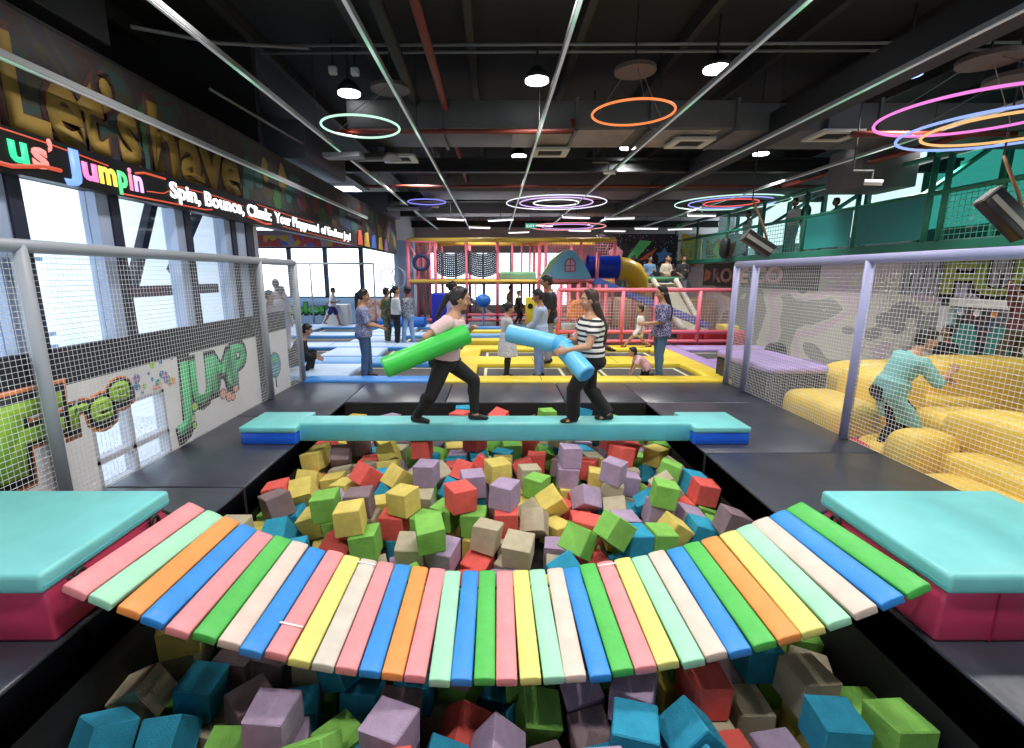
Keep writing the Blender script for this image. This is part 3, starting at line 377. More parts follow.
base_meshes = {k: [foam_mesh(hash(k) % 97+i*13 if False else ord(k)*7+i*13) for i in range(6)] for k in FC}
for k in FC:
    for me in base_meshes[k]: me.materials.append(foam[k])
ORD = ['first','second','third','fourth','fifth','sixth','seventh','eighth','ninth','tenth','eleventh','twelfth','thirteenth','fourteenth']
def zone(x, y):
    if y < 1.72: b = 'nearest row of the pit'
    elif y < 2.12: b = 'just in front of the bridge'
    elif y < 3.03: b = 'under the bridge'
    elif y < 3.6: b = 'against the bridge back edge'
    elif y < 4.2: b = 'second band behind the bridge'
    elif y < 4.75: b = 'third band behind the bridge'
    elif y < 5.2: b = 'just before the teal beam'
    elif y < 5.55: b = 'under the teal beam'
    else: b = 'behind the teal beam'
    c = 'left third' if x < -.72 else 'right third' if x > .72 else 'middle third'
    return b, c
cells = {}
rows = [r.split() for r in CUBES.split(';')]
for r in rows:
    x, y = int(r[0])/1000, int(r[1])/1000
    cells.setdefault((zone(x, y), r[7]), []).append(r)
for (zn, k), rs in cells.items():
    rs.sort(key=lambda r: int(r[8]))
    for i, r in enumerate(rs):
        me = random.choice(base_meshes[k])
        o = bpy.data.objects.new('foam_cube', me); COL.objects.link(o)
        o.location = [int(q)/1000 for q in r[:3]]; o.rotation_mode = 'QUATERNION'; o.rotation_quaternion = Quaternion([int(q)/999 for q in r[3:7]]).normalized()
        pre = '' if len(rs) == 1 else ('%s ' % ORD[i] if i+1 < len(rs) or len(rs) > 3 else 'last ')
        suf = '' if len(rs) == 1 else ' from the left'
        tag(o, '%s%s foam cube%s, %s, %s' % (pre, FC[k][0], suf, zn[0], zn[1]), 'foam cube', 'foam cubes in the pit')
mb = MB(); mi = []
for r in (q.split() for q in REST.split(';')):
    Mx = Quaternion([int(q)/999 for q in r[3:7]]).normalized().to_matrix(); c = [int(q)/1000 for q in r[:3]]
    mb.obox(c, Mx, (.1075,.1075,.1075)); mi += [r[7]]*6
o = mb.build('foam_cube_heap', None); ks = list(FC)
for k in ks: o.data.materials.append(foam[k])
if len(o.data.polygons) == len(mi):
    o.data.polygons.foreach_set('material_index', [ks.index(q) for q in mi])
o['kind'] = 'stuff'; tag(o, 'buried layer of coloured foam cubes beneath the top ones in the pit', 'foam cubes', 'foam cubes in the pit')

# ------------------------------------------------------------------ plank bridge
PC = {'p': ('pink', (.85,.29,.31)), 'm': ('mint green', (.36,.72,.5)), 'o': ('orange', (.88,.31,.075)), 'b': ('blue', (.03,.27,.74)), 'g': ('green', (.08,.50,.085)),
      'c': ('cream', (.74,.58,.50)), 'y': ('yellow', (.76,.71,.20)), 'w': ('pale grey', (.66,.60,.52))}
pm = {k: mat('plank_'+n.replace(' ', '_'), c, .42, .07, 9., .12, 26.) for k, (n, c) in PC.items()}
SEQ = 'pmobpgcbpywpbopmbgpymcbgpymcbgoymcbg'
br = thing('plank_bridge', 'sagging hanging bridge of many multicoloured padded planks spanning the foam pit', 'bridge', (0,2.55,-.2))
def bz(x): return -.205+.55*(x/2.15)**2
NP = len(SEQ); cnt = {}
xs = [-2.13+4.27*(i+.5)/NP for i in range(NP)]
for i, k in enumerate(SEQ):
    x = xs[i]; z = bz(x); sl = math.atan(.55*2*x/2.15**2); rr = random.Random(i)
    sk = .06*(-1 if x < 0 else 1)*max(0, abs(x)-1.6)/.5
    Mx = Matrix.Rotation(-sl, 3, 'Y') @ Matrix.Rotation(sk+rr.uniform(-.012,.012), 3, 'Z')
    m = MB(); hw = .5*4.30/NP/cos(sl)-.004
    # slightly pillowed padded plank
    nx, ny = 5, 15; vs = []; fs = []
    y0 = 2.57+rr.uniform(-.012,.012)
    for top in (1, 0):
        for j in range(ny):
            for q in range(nx):
                u = q/(nx-1)*2-1; w = j/(ny-1)*2-1
                zz = (.027*(1-.20*u**4-.12*w**6)+rr.uniform(-.0012,.0012)) if top else -.027
                vs.append(V3((x, y0, z)) + Mx @ V3((u*hw*(1-.03*(1-top)), w*.465, zz)))
    for t in range(2):
        for j in range(ny-1):
            for q in range(nx-1):
                a = t*nx*ny+j*nx+q; f = (a, a+1, a+nx+1, a+nx); fs.append(f if t == 0 else f[::-1])
    rim = [q for q in range(nx)] + [j*nx+nx-1 for j in range(1, ny)] + [(ny-1)*nx+q for q in range(nx-2,-1,-1)] + [j*nx for j in range(ny-2,0,-1)]
    for a, b in zip(rim, rim[1:]+rim[:1]): fs.append((a, nx*ny+a, nx*ny+b, b))
    m.add(vs, fs); o = m.build('plank', pm[k], br, bevel=.007, seg=2)
    cnt[k] = cnt.get(k, 0)+1
    o['label'] = '%s %s plank counted from the left' % ((ORD+['later'])[cnt[k]-1], PC[k][0])
for s in (-1, 1):
    y = 2.57+s*.36
    MB().tube([(x, y, bz(x)-.038) for x in [-2.2+4.4*k/30 for k in range(31)]], .011, 6).build('rope', mat('black_rope', (.015,.015,.015), .8), br, smooth=True)
# white ties
for i, f in ((8, .78), (10, .07), (30-1-5, .05)):
    x = xs[i]; sl = math.atan(.55*2*x/2.15**2); y = 2.57+.465-.93*f if True else 0
    MB().bar((x-.062,y,bz(x-.062)+.029),(x+.062,y,bz(x+.062)+.029),.012,.006).build('tie', white, br)

# ------------------------------------------------------------------ soft end platforms
for s, nm in ((-1, 'left'), (1, 'right')):
    t = thing('soft_platform', 'soft block, teal pad on pink base, at the %s end of the plank bridge' % nm, 'platform', (s*2.85,2.6,0), group='soft end blocks of the plank bridge')
    x0, x1 = sorted((s*2.25, s*3.44))
    MB().box((x0+.02,2.15,.0),(x1-.02,3.05,.297)).build('base', pinkv, t, bevel=.02, seg=3)
    MB().box((x0,2.115,.298),(x1,3.085,.408)).build('pad', teal, t, bevel=.026, seg=4)
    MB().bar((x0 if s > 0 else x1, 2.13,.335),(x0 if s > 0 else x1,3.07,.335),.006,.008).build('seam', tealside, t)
    for yy in (2.32, 2.9):
        xx = s*2.24
        MB().torus((xx, yy, .27), .035, .012, 18, 6, Matrix.Rotation(pi/2, 3, 'Y')).build('shackle', darkmetal, t, smooth=True)
    xx = x0+.3 if s > 0 else x1-.35
    MB().box((xx-.004,2.143,.01),(xx+.004,2.152,.30)).build('seam', mat('pink_seam', (.35,.02,.06), .5), t)

# ------------------------------------------------------------------ balance beam and end blocks
t = thing('balance_beam', 'long teal padded balance beam laid across the foam pit', 'beam', (0,5.37,0))
MB().box((-2.235,5.205,.0),(2.235,5.515,.22)).build('pad', teal, t, bevel=.025, seg=4)
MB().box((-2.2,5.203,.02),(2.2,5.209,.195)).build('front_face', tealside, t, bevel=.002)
for s, nm in ((-1, 'left'), (1, 'right')):
    t = thing('foam_block', 'low blue foam block with teal top by the %s end of the balance beam' % nm, 'block', (s*2.53,5.4,0), group='blocks at the beam ends')
    MB().box((s*2.53-.31,5.1,0),(s*2.53+.31,5.71,.135)).build('base', bluev, t, bevel=.015)
    MB().box((s*2.53-.318,5.09,.137),(s*2.53+.318,5.72,.205)).build('top', teal, t, bevel=.018, seg=3)

# ------------------------------------------------------------------ net fences
def net(mbb, o, u, v, nu, nv, r=.003, sag=0.):
    """grid of cords spanning o + a*u + b*v"""
    o = V3(o); u = V3(u); v = V3(v); nrm = u.cross(v).normalized()
    rr = random.Random(nu)
    for i in range(nu+1):
        a = o+u*(i/nu); mbb.tube([a, a+v], r, 4, cap=False)
    for j in range(nv+1):
        a = o+v*(j/nv); mbb.tube([a, a+u], r, 4, cap=False)
f = thing('net_fence', 'tall net fence with grey padded posts along the mural wall', 'fence', (-3.46,5,0))
FX = -3.42
for y, z1 in ((.5,2.07),(3.55,2.07),(7.11,2.05),(8.36,2.05)):
    MB().tube([(FX,y,.01),(FX,y,z1)], .052, 14).build('post', silver, f, smooth=True)
MB().tube([(FX,.5,2.07),(FX,8.36,2.06)], .05, 14).build('rail', silver, f, smooth=True)
m = MB(); net(m, (FX,.55,.03), (0,7.78,0), (0,0,2.0), 182, 47, .0017)
m.build('net', netm, f)
f = thing('net_fence', 'tall net fence with lilac padded posts beside the yellow inflatable', 'fence', (4.02,5,0))
FX = 4.04
for y in (1.8, 5.3, 7.6, 8.2):
    MB().tube([(FX,y,.01),(FX,y,2.03)], .05, 14).build('post', lilacrail, f, smooth=True)
MB().tube([(FX,1.0,2.03),(FX,8.2,2.03)], .052, 14).build('rail', lilacrail, f, smooth=True)
m = MB(); net(m, (FX,1.0,.03), (0,7.2,0), (0,0,1.97), 170, 46, .0017)
m.build('net', netm, f)

# ------------------------------------------------------------------ LED sign and murals of the left wall
def emis(name, col, e): return mat(name, (.02,.02,.02), .5, emit=e, ecol=col)
t = thing('led_sign', 'long black LED sign with colourful lettering above the tall windows', 'sign', (-3.46,5,2.7))
MB().box((-3.495,-1,2.565),(-3.40,11.95,2.875)).build('housing', mat('led_panel', (.004,.004,.005), .4), t)
ML = -3.398
def lw(s, y0, y1, z, h, m, bold=.02): return text_obj('lettering', s, m, M_LEFT, (ML, y0, z), y1-y0, h, .006, bold, parent=t)
cw = {'u0': (.02,.75,.3), 's': (1,.25,.22), 'J': (.18,.35,1), 'u': (1,.2,.5), 'm': (1,.75,.1), 'p': (.1,.85,.25), 'i': (1,.25,.4), 'n': (.75,.45,1)}
em = {k: emis('led_'+k, v, 1.6) for k, v in cw.items()}
for ch, k, y0, y1, z, h in (('u','u0',3.60,3.74,2.655,.205), ('s','s',3.77,3.90,2.65,.205), ('\u2019','s',3.915,3.955,2.66,.215), ('J','J',4.02,4.19,2.64,.215), ('u','u',4.21,4.36,2.645,.20),
                        ('m','m',4.38,4.57,2.645,.20), ('p','p',4.59,4.70,2.65,.20), ('i','i',4.725,4.765,2.645,.205), ('n','n',4.79,4.90,2.645,.20)):
    o, _ = lw(ch, y0, y1, z, h, em[k], .035)
ledw = emis('led_white', (1,1,1), 2.2)
lw('Spin, Bounce, Climb:', 5.30, 7.62, 2.665, .16, ledw, .03); lw('Your Playground', 7.74, 9.62, 2.665, .155, ledw, .03); lw('of Endless Joy!', 9.76, 11.7, 2.665, .155, ledw, .03)
ledr = emis('led_red', (1,.12,.05), .7)
def swirl(pts, r): MB().tube([(ML, y, z) for y, z in pts], r, 6).build('swirl', ledr, t, smooth=True)
swirl([(3.2,2.86),(3.9,2.84),(4.3,2.815),(4.5,2.80)], .006); swirl([(3.3,2.62),(3.6,2.61),(3.85,2.66),(4.0,2.66)], .016)
swirl([(4.82,2.8),(4.95,2.83),(5.25,2.83)], .011); swirl([(4.95,2.66),(5.2,2.68),(5.45,2.79),(6.2,2.8),(6.8,2.77)], .006)
swirl([(4.6,2.585),(5.3,2.60),(5.9,2.61),(6.05,2.63)], .008); swirl([(6.9,2.65),(7.4,2.60),(7.6,2.62)], .012); swirl([(7.2,2.85),(8.4,2.82),(9.4,2.82)], .006); swirl([(8,2.62),(9.6,2.6),(11.5,2.6)], .005)

mus = mat('graffiti_mustard', (.20,.12,.012), .7); musb = mat('graffiti_brown', (.045,.010,.007), .7)  # letter colours lowered as well, standing in for shade on the fascia
t = thing('graffiti_lettering', 'mustard graffiti lettering with brown outline on the dark wall above the sign', 'mural', (-3.5,5,3.2))
def graf(s, y0, y1, z, h, sh=0.):
    text_obj('outline', s, musb, M_LEFT, (-3.499, y0-.06, z-.05), y1-y0+.12, h+.08, .004, .075, sh, t)
    text_obj('lettering', s, mus, M_LEFT, (-3.494, y0, z), y1-y0, h, .004, .035, sh, t)
graf('Let\u2019s', 3.75, 5.08, 2.92, .66); graf('have', 5.26, 6.98, 2.93, .66)
cols = {'teal': (.015,.07,.065), 'red': (.10,.014,.01), 'yellow': (.15,.10,.02), 'blue': (.012,.03,.10), 'violet': (.05,.028,.07), 'green': (.02,.07,.02)}  # patch tones dimmed in the colour for the shaded fascia
def splat(rr, w, h, n=14):
    return [(w*(.7+.3*rr.random())*cos(2*pi*k/n), h*(.6+.4*rr.random())*sin(2*pi*k/n)) for k in range(n)]
def blot(y, z, w, h, c, k):
    rr = random.Random(k); m = MB().prism([(a+y, b+z) for a, b in splat(rr, w, h)], M_LEFT, .003+.0005*(k % 5), (-3.5,0,0))
    m.build('paint_patch', mat('paint_'+c, cols[c], .7), t2)
t2 = thing('wall_painting', 'painted fascia darkened for shade with patches of yellow, red, teal and blue paint', 'mural', (-3.5,10,3.2))
rr = random.Random(4)
blot(3.35, 3.15, .25, .3, 'blue', 1); blot(5.12, 2.98, .12, .22, 'teal', 2); blot(5.2, 3.3, .1, .3, 'green', 3)
for k in range(44):
    y = 7.1+k*.24+rr.uniform(-.1,.1); blot(y, 3.18+rr.uniform(-.25,.3), rr.uniform(.12,.3), rr.uniform(.12,.3), rr.choice(list(cols)), k+10)
for k, (y, c) in enumerate(((12.6,'red'),(13.3,'yellow'),(14.1,'blue'),(14.9,'yellow'),(15.6,'violet'))):
    MB().prism([(y,2.62),(y+.45,2.62),(y+.35,3.0),(y+.08,2.95)], M_LEFT, .03, (-3.5,0,0)).build('paint_patch', mat('paint_bright_'+c, tuple(min(1, q*6) for q in cols[c]), .6), t2)

lime = mat('graffiti_lime', (.36,.62,.05), .6); grn = mat('graffiti_green', (.06,.52,.20), .6); gblk = mat('graffiti_black', (.012,.012,.018), .6); gor = mat('graffiti_orange', (.8,.25,.08), .6)
t = thing('graffiti_lettering', 'lime and green bubble graffiti reading free jump on the white mural wall', 'mural', (-3.5,5,.6))
def bubrow(items, m, rim):
    for c, y0, y1, z0, z1 in items:
        for nm, mm, g, lift, th, b in ((('outline', gor, .060, .001, .001, .085),) if rim else ())+(('outline', gblk, .04, .003, .001, .07), ('lettering', m, .0, .006, .002, .035)):
            text_obj(nm, c, mm, M_LEFT, (-3.5+lift, y0-g, z0-g), y1-y0+2*g, z1-z0+2*g, th, b, .06, t)
bubrow((('F',3.16,3.76,.42,.95),('r',3.78,4.0,.62,.88),('e',3.99,4.24,.60,.90),('e',4.22,4.47,.72,.98)), lime, True)
bubrow((('J',5.06,5.38,.32,.92),('U',5.38,5.80,.38,.90),('M',5.78,6.26,.44,.90),('P',6.24,6.64,.42,.96)), grn, False)
pc = {'blue': (.05,.25,.5), 'salmon': (.85,.35,.22), 'lime': (.36,.62,.05), 'violet': (.3,.22,.45)}
rr = random.Random(9)
for k in range(26):
    y = 4.5+rr.random()*.62; z = .84+rr.uniform(-.12,.14)
    MB().disc((-3.497+k*.0001, y, z), rr.uniform(.015,.05), .004, 14, Matrix.Rotation(pi/2,3,'Y')).build('paint_dot', mat('dot_'+list(pc)[k % 4], pc[list(pc)[k % 4]], .6), t)
for y, z, r, c in ((5.25,.33,.05,'lime'),(5.4,.36,.05,'lime'),(5.33,.24,.04,'lime'),(5.35,.15,.035,'lime'),(6.0,.36,.06,'salmon'),(6.12,.30,.06,'salmon'),(6.3,.38,.06,'salmon'),(6.22,.27,.045,'salmon')):
    MB().disc((-3.498, y, z), r+.015, .003, 16, Matrix.Rotation(pi/2,3,'Y')).build('outline', gblk, t)
    MB().disc((-3.496, y, z), r, .004, 16, Matrix.Rotation(pi/2,3,'Y')).build('paint_dot', mat('dot_'+c, pc[c], .6), t)
t = thing('globe_painting', 'round blue and green globe painting at the far end of the mural wall', 'mural', (-3.5,7.5,.45))
RY = Matrix.Rotation(pi/2, 3, 'Y')
MB().disc((-3.497,7.5,.46), .205, .004, 24, RY).build('outline', gblk, t); MB().disc((-3.494,7.5,.46), .185, .004, 24, RY).build('sea', mat('globe_blue', (.04,.28,.42), .6), t)
MB().prism([(7.36,.52),(7.42,.6),(7.5,.62),(7.58,.58),(7.62,.5),(7.54,.49),(7.48,.53)], M_LEFT, .004, (-3.492,0,0)).build('land', grn, t)
for z in (.44,.39,.34): MB().box((-3.494,7.37,z-.008),(-3.489,7.63,z+.008)).build('stripe', mat('globe_pale', (.3,.6,.6), .6), t)
MB().tube([(-3.497,7.5,.26),(-3.497,7.48,.16),(-3.497,7.5,.1)], .01, 6).build('string', gblk, t)

# ------------------------------------------------------------------ ceiling
k = 0
for x in [-10,-8,-6.6]+[-5+1.55*i for i in range(10)]:
    o = MB().box((x-.05,-3 if x > -5.4 else 8.1,5.1),(x+.05,25 if x > -5 else 20,5.298)).build('ceiling_beam', mat('purlin', (.02,.017,.015), .7)); o['kind'] = 'structure'
for y, z, h in ((11.8,4.18,.3),(16.5,4.2,.3),(20.5,4.2,.3),(24,4.1,.3)):
    o = MB().box((-12,y-.1,z),(10.7,y+.1,z+.06)).box((-12,y-.015,z+.06),(10.7,y+.015,z+h-.06)).box((-12,y-.1,z+h-.06),(10.7,y+.1,z+h)).build('ceiling_beam', darkmetal); o['kind'] = 'structure'
o = MB().box((4.45,-2,4.05),(4.75,24,4.42)).build('ceiling_beam', darkmetal); o['kind'] = 'structure'
# linear lights running the length of the hall
def strip_mat(name, seed):
    m = bpy.data.materials.new(name); m.use_nodes = True; nt = m.node_tree; b = nt.nodes['Principled BSDF']
    b.inputs['Base Color'].default_value = (.45,.46,.47,1); b.inputs['Roughness'].default_value = .4
    tc = nt.nodes.new('ShaderNodeTexCoord'); mp = nt.nodes.new('ShaderNodeMapping'); mp.inputs['Location'].default_value = (0,seed,0); mp.inputs['Scale'].default_value = (0,1,0)
    n = nt.nodes.new('ShaderNodeTexNoise'); n.inputs['Scale'].default_value = .5; n.inputs['Detail'].default_value = 1
    r = nt.nodes.new('ShaderNodeValToRGB'); e = r.color_ramp.elements; e[0].position = .50; e[0].color = (.16,.165,.18,1); e[1].position = .70; e[1].color = (.9,1,.95,1)
    q = r.color_ramp.elements.new(.60); q.color = (.12,.42,.25,1)
    nt.links.new(tc.outputs['Object'], mp.inputs[0]); nt.links.new(mp.outputs[0], n.inputs[0]); nt.links.new(n.outputs['Fac'], r.inputs[0]); nt.links.new(r.outputs[0], b.inputs['Emission Color'])
    b.inputs['Emission Strength'].default_value = .9; return m
names = ['first','second','third','fourth','fifth','sixth','seventh','eighth']
for i, (x, z, y0) in enumerate(((-3.36,3.31,2.2),(-2.74,4.0,2.5),(-1.2,4.0,2.5),(.68,4.0,2.5),(2.5,4.0,2.5),(4.36,4.0,2.5),(6.75,4.0,3),(8.38,4.0,3))):
    t = thing('light_strip', 'slim linear ceiling light along the hall, %s of eight from the mural wall' % names[i], 'light', (x,12,z), group='linear ceiling lights')
    MB().box((x-.022,y0,z),(x+.022,24 if z > 3.5 else 13.2,z+.05)).build('housing', mat('strip_aluminium', (.25,.26,.27), .4), t)
    MB().box((x-.015,y0,z-.012),(x+.015,24 if z > 3.5 else 13.2,z-.001)).build('diffuser', strip_mat('strip_light_%d' % i, i*3.7), t)
    if z > 3.5:
        for y in range(4, 24, 4): MB().tube([(x,y,z+.05),(x,y,5.29)], .006, 5).build('hanger', darkmetal, t)
def pipe(lbl, pts, r, m, cat='pipe', nm='ceiling_pipe'):
    return tag(MB().tube(pts, r, 10).build(nm, m, smooth=True), lbl, cat)
pipe('red pipe running down the hall beside the second and third light strips', [(-.78,1,4.5),(-.82,18,4.5),(-.82,18,5.29)], .055, redpipe)
pipe('thick black pipe beside the long red ceiling pipe', [(-1.13,1,4.6),(-1.6,24,4.6)], .075, darkmetal)
pipe('short red pipe crossing under the grey duct below the green ring lamp', [(-2.7,8.35,4.12),(1.25,8.35,4.12),(1.25,8.35,4.3)], .04, redpipe)
pipe('long red pipe crossing the hall behind the grey duct', [(-3.4,13.1,4.1),(9,13.1,4.1)], .04, redpipe)
pipe('red pipe crossing under the duct near the pink ring lamps', [(5.4,7.85,3.95),(9,7.85,3.95)], .045, redpipe)
pipe('slanting red pipe above the green balcony', [(7.1,12.5,4.0),(7.35,8,4.0)], .05, redpipe)
for i, y in enumerate((7.45,7.75)):
    pipe('thin grey conduit crossing under the black ceiling, %s of the pair' % ('nearer' if i == 0 else 'farther'), [(-3.4,y,4.98+.03*i),(7.5,y,5.02+.03*i)], .02, conduit, 'conduit')
pipe('bent grey conduit below the ceiling beside the mural corner', [(-3.5,5.2,4.2),(-3.1,6.0,4.4),(-2.3,6.6,4.6)], .02, conduit, 'conduit'); pipe('grey conduit sloping along the ceiling towards the dark duct box', [(-3.35,6.2,4.0),(-3.35,9,4.1)], .018, conduit, 'conduit')
# ducts
def duct(lbl, boxes, m=duct_m, ribs=()):
    t = thing('ceiling_duct', lbl, 'duct', boxes[0][0])
    for i, (lo, hi) in enumerate(boxes): MB().box(lo, hi).build('duct_section', m, t, bevel=.015)
    for lo, hi in ribs: MB().box(lo, hi).build('flange', duct_m, t)
    return t
t = duct('large grey rectangular duct crossing the hall behind the ring lamps', [((-2.4,8.45,4.2),(3.9,9.65,4.62)), ((3.94,8.45,4.16),(10.5,9.65,4.58))], ribs=[((a,8.42,4.15),(a+.05,9.68,4.65)) for a in (-.9,1.3,2.5,3.9,6.2)])
for x0, x1 in ((.3,2.3),(2.75,3.7)): MB().box((x0,8.5,4.185),(x1,9.6,4.195)).build('foil_patch', duct_r, t)
duct('dark duct box in the corner over the mural fascia', [((-5.4,9,3.87),(-3.3,11.3,4.5))], mat('duct_bluegrey', (.05,.055,.075), .5))
duct('dark duct in the near corner over the graffiti lettering', [((-5.2,3.4,4.1),(-3.85,5.38,4.6))], mat('duct_bluegrey2', (.045,.05,.065), .5))
duct('second dark duct box farther along the mural fascia', [((-5.4,15.5,3.75),(-3.3,17.5,4.35))], MATS['duct_bluegrey'])
duct('grey duct crossing the hall behind the long red pipe', [((-2.2,14.6,4.22),(10,16.2,4.7))], mat('duct_mid', (.11,.1,.1), .5))
duct('farthest grey duct crossing above the playground', [((-3,18.6,4.1),(10,19.6,4.55))], mat('duct_far', (.13,.12,.12), .5))
duct('dark box duct beyond the pink ring lamps', [((7.1,9.9,3.55),(8.2,10.9,4.35))])
def flare(lbl, x, y, z, w, d, rz):
    t = thing('air_scoop', lbl, 'vent', (x,y,z), rz)
    pts = [(-d/2,-.02),(-d/4,.12),(0,.2),(d/4,.24),(d/2,.22),(d/2,.26),(d/4,.28),(0,.24),(-d/4,.16),(-d/2,.02)]
    M = Matrix(((0,0,1),(1,0,0),(0,1,0)))
    MB().prism(pts, M, w, (-w/2,0,0)).build('scoop', duct_r, t, local=True); MB().box((-w/2-.05,-d/2-.3,-.02),(w/2-.3,-d/2-.05,.05)).build('louvre', mat('louvre_grey', (.22,.22,.24), .5), t, local=True)
flare('flared silver duct end below the green ring lamp', -2.35, 9.6, 3.85, .9, 1.2, -.1)
flare('flared silver duct end beyond the small blue ring lamp', -2.5, 16.0, 3.8, 1.2, 1.3, -.1)
# air vents
for i, (x, y) in enumerate(((-1.9,10.2),(1.03,9.7),(3.4,9.05),(5.6,8.6))):
    t = thing('air_vent', 'square white air vent in the ceiling, %s of four from the mural wall' % names[i], 'vent', (x,y,4.1), group='square air vents')
    m = MB()
    for lo, hi in (((-.34,-.3,0),(.34,-.2,.05)),((-.34,.2,0),(.34,.3,.05)),((-.34,-.2,0),(-.22,.2,.05)),((.22,-.2,0),(.34,.2,.05))): m.box([a+b for a, b in zip(lo,(x,y,4.1))], [a+b for a, b in zip(hi,(x,y,4.1))])
    m.build('frame', mat('vent_white', (.55,.55,.52), .6), t); m = MB()
    for q in range(5): m.obox((x,y-.16+q*.08,4.13), Matrix.Rotation(.6,3,'X'), (.22,.03,.004))
    m.build('louvre', duct_m, t); MB().box((x-.24,y-.24,4.15),(x+.24,y+.24,4.6)).build('neck', duct_m, t)
# downlights
for i, (x, y, lbl) in enumerate(((-2.27,8.2,'round downlight above the green ring lamp'),(.61,7.7,'round downlight nearest the third light strip'),(3.04,7.3,'round downlight beside the fifth light strip'),
        (.57,12.2,'downlight behind the duct by the third light strip'),(2.95,11.45,'downlight behind the duct under the orange ring lamp'),(1.5,16.7,'far downlight above the triple white ring lamp'),(3.0,15.6,'far downlight right of the triple white ring lamp'),
        (-2.2,13,'downlight behind the flared silver duct'),(6.2,12,'downlight beyond the yellow inflatable'))):
    t = thing('downlight', lbl, 'light', (x,y,4.6), group='round downlights')
    MB().tube([(x,y,4.64),(x,y,4.7),(x,y,4.8)], [.19,.17,.08], 24).build('housing', darkmetal, t, smooth=True)
    MB().disc((x,y,4.625), .17, .03).build('lens', lamp, t); MB().tube([(x,y,4.8),(x,y,5.29)], .02, 8).build('stem', darkmetal, t)
t = thing('downlight', 'blue glowing round downlight near the pink ring lamps', 'light', (5.82,7.49,4.6))
MB().tube([(5.82,7.49,4.64),(5.82,7.49,4.72)], [.2,.16], 24).build('housing', darkmetal, t); MB().disc((5.82,7.49,4.625), .18, .03).build('lens', mat('lamp_blue', (.1,.2,.8), .5, emit=3., ecol=(.35,.5,1)), t); MB().tube([(5.82,7.49,4.72),(5.82,7.49,5.29)], .02, 8).build('stem', darkmetal, t)
# ring lamps
def ring(lbl, x, y, z, specs, grp=None, tilt=0., cx=0.):
    t = thing('ring_lamp', lbl, 'light', (x,y,z), group=grp)
    R0 = max(s[0] for s in specs)
    MB().disc((x+cx,y,z+.52), min(.28, R0*.5), .05).build('canopy', mat('canopy_grey', (.10,.075,.07), .5), t)
    MB().tube([(x+cx,y,z+.545),(x+cx,y,5.29)], .012, 6).build('stem', darkmetal, t)
    for q in range(3):
        a = q*2.094+.5; MB().tube([(x+cx+.15*cos(a),y+.15*sin(a),z+.495),(x+R0*cos(a),y+R0*sin(a),z)], .005, 5).build('wire', conduit, t)
    for R, c, e in specs:
        MB().torus((x,y,z), R, .016, 64, 8).build('ring', emis('ring_%d_%d_%d' % tuple(int(q*99) for q in c), c, e), t, smooth=True)
ring('ring lamp glowing greenish white over the mural side of the pit', -1.98, 7.68, 4.0, [(.56,(.6,1,.78),1.1)], cx=.46)
ring('ring lamp glowing orange, hung over the middle of the hall', 1.86, 7.05, 4.0, [(.54,(1,.25,.07),1.15)])
ring('small ring lamp glowing dark blue farther down the hall', -2.04, 15.1, 4.0, [(.56,(.25,.25,.9),1.2)])
ring('triple ring lamp glowing white and violet in the middle of the hall', 1.85, 15.3, 4.0, [(1.5,(.85,.85,1),1.3),(1.1,(.75,.5,1),1.3),(.68,(1,1,1),1.6)])
ring('triple ring lamp glowing white, blue and red by the balcony', 7.15, 15.3, 4.0, [(1.6,(.6,1,.85),1.2),(1.2,(.35,.4,1),1.2),(.76,(1,.12,.12),1.2)])
ring('pink glowing ring lamp over the yellow inflatable', 5.3, 5.72, 3.6, [(.92,(1,.25,.8),1.05)])
ring('ring lamp glowing blue and yellow hanging beside the pink ring lamp', 5.85, 5.95, 3.5, [(.98,(.3,.42,1),1.25),(.74,(1,.55,.2),1.05)])
ring('pale pink ring lamp far away by the exit sign', 2.9, 20, 3.75, [(1.5,(1,.35,.4),1.1),(1.0,(.8,.4,1),1.1)])
# small fittings
for i, (x, y) in enumerate(((-2.44,8.0),(-2.12,8.05))):
    t = thing('ceiling_sensor', 'small white ceiling sensor box, %s of the pair' % ('nearer the mural wall' if i == 0 else 'nearer the hall middle'), 'sensor', (x,y,4.85))
    MB().box((x-.06,y-.05,4.82),(x+.06,y+.05,4.93)).build('body', mat('sensor_white', (.6,.6,.56), .5), t, bevel=.02); MB().tube([(x,y,4.93),(x,y,5.29)], .015, 6).build('stem', darkmetal, t)
t = thing('smoke_detector', 'round cream smoke detector under the black ceiling', 'detector', (5.46,7.06,4.8))
MB().tube([(5.46,7.06,4.78),(5.46,7.06,4.83),(5.46,7.06,4.88)], [.07,.1,.08], 20).build('body', mat('cream_plastic', (.5,.48,.38), .5), t, smooth=True); MB().tube([(5.46,7.06,4.88),(5.46,7.06,5.29)], .02, 6).build('stem', darkmetal, t)
for lbl, x, y, z in (('white security camera hung by the third light strip', 2.25, 10, 3.85), ('white security camera on the beam over the green balcony', 5.95, 8.0, 3.3)):
    t = thing('security_camera', lbl, 'camera', (x,y,z))
    MB().tube([(x-.1,y+.06,z),(x+.1,y-.06,z-.03)], .045, 12).build('body', white, t); MB().disc((x+.105,y-.063,z-.031), .035, .01, 12, Matrix.Rotation(pi/2,3,'Y')).build('lens', darkmetal, t)
    MB().tube([(x-.03,y,z+.03),(x-.03,y,z+.16),(x-.35,y,z+.16)], .015, 6).build('arm', conduit, t); MB().tube([(x-.35,y,z+.16),(x-.35,y,5.29)], .012, 6).build('stem', darkmetal, t)
t = thing('exit_sign', 'small green illuminated exit sign hanging over the playground', 'sign', (1.35,19,3.68))
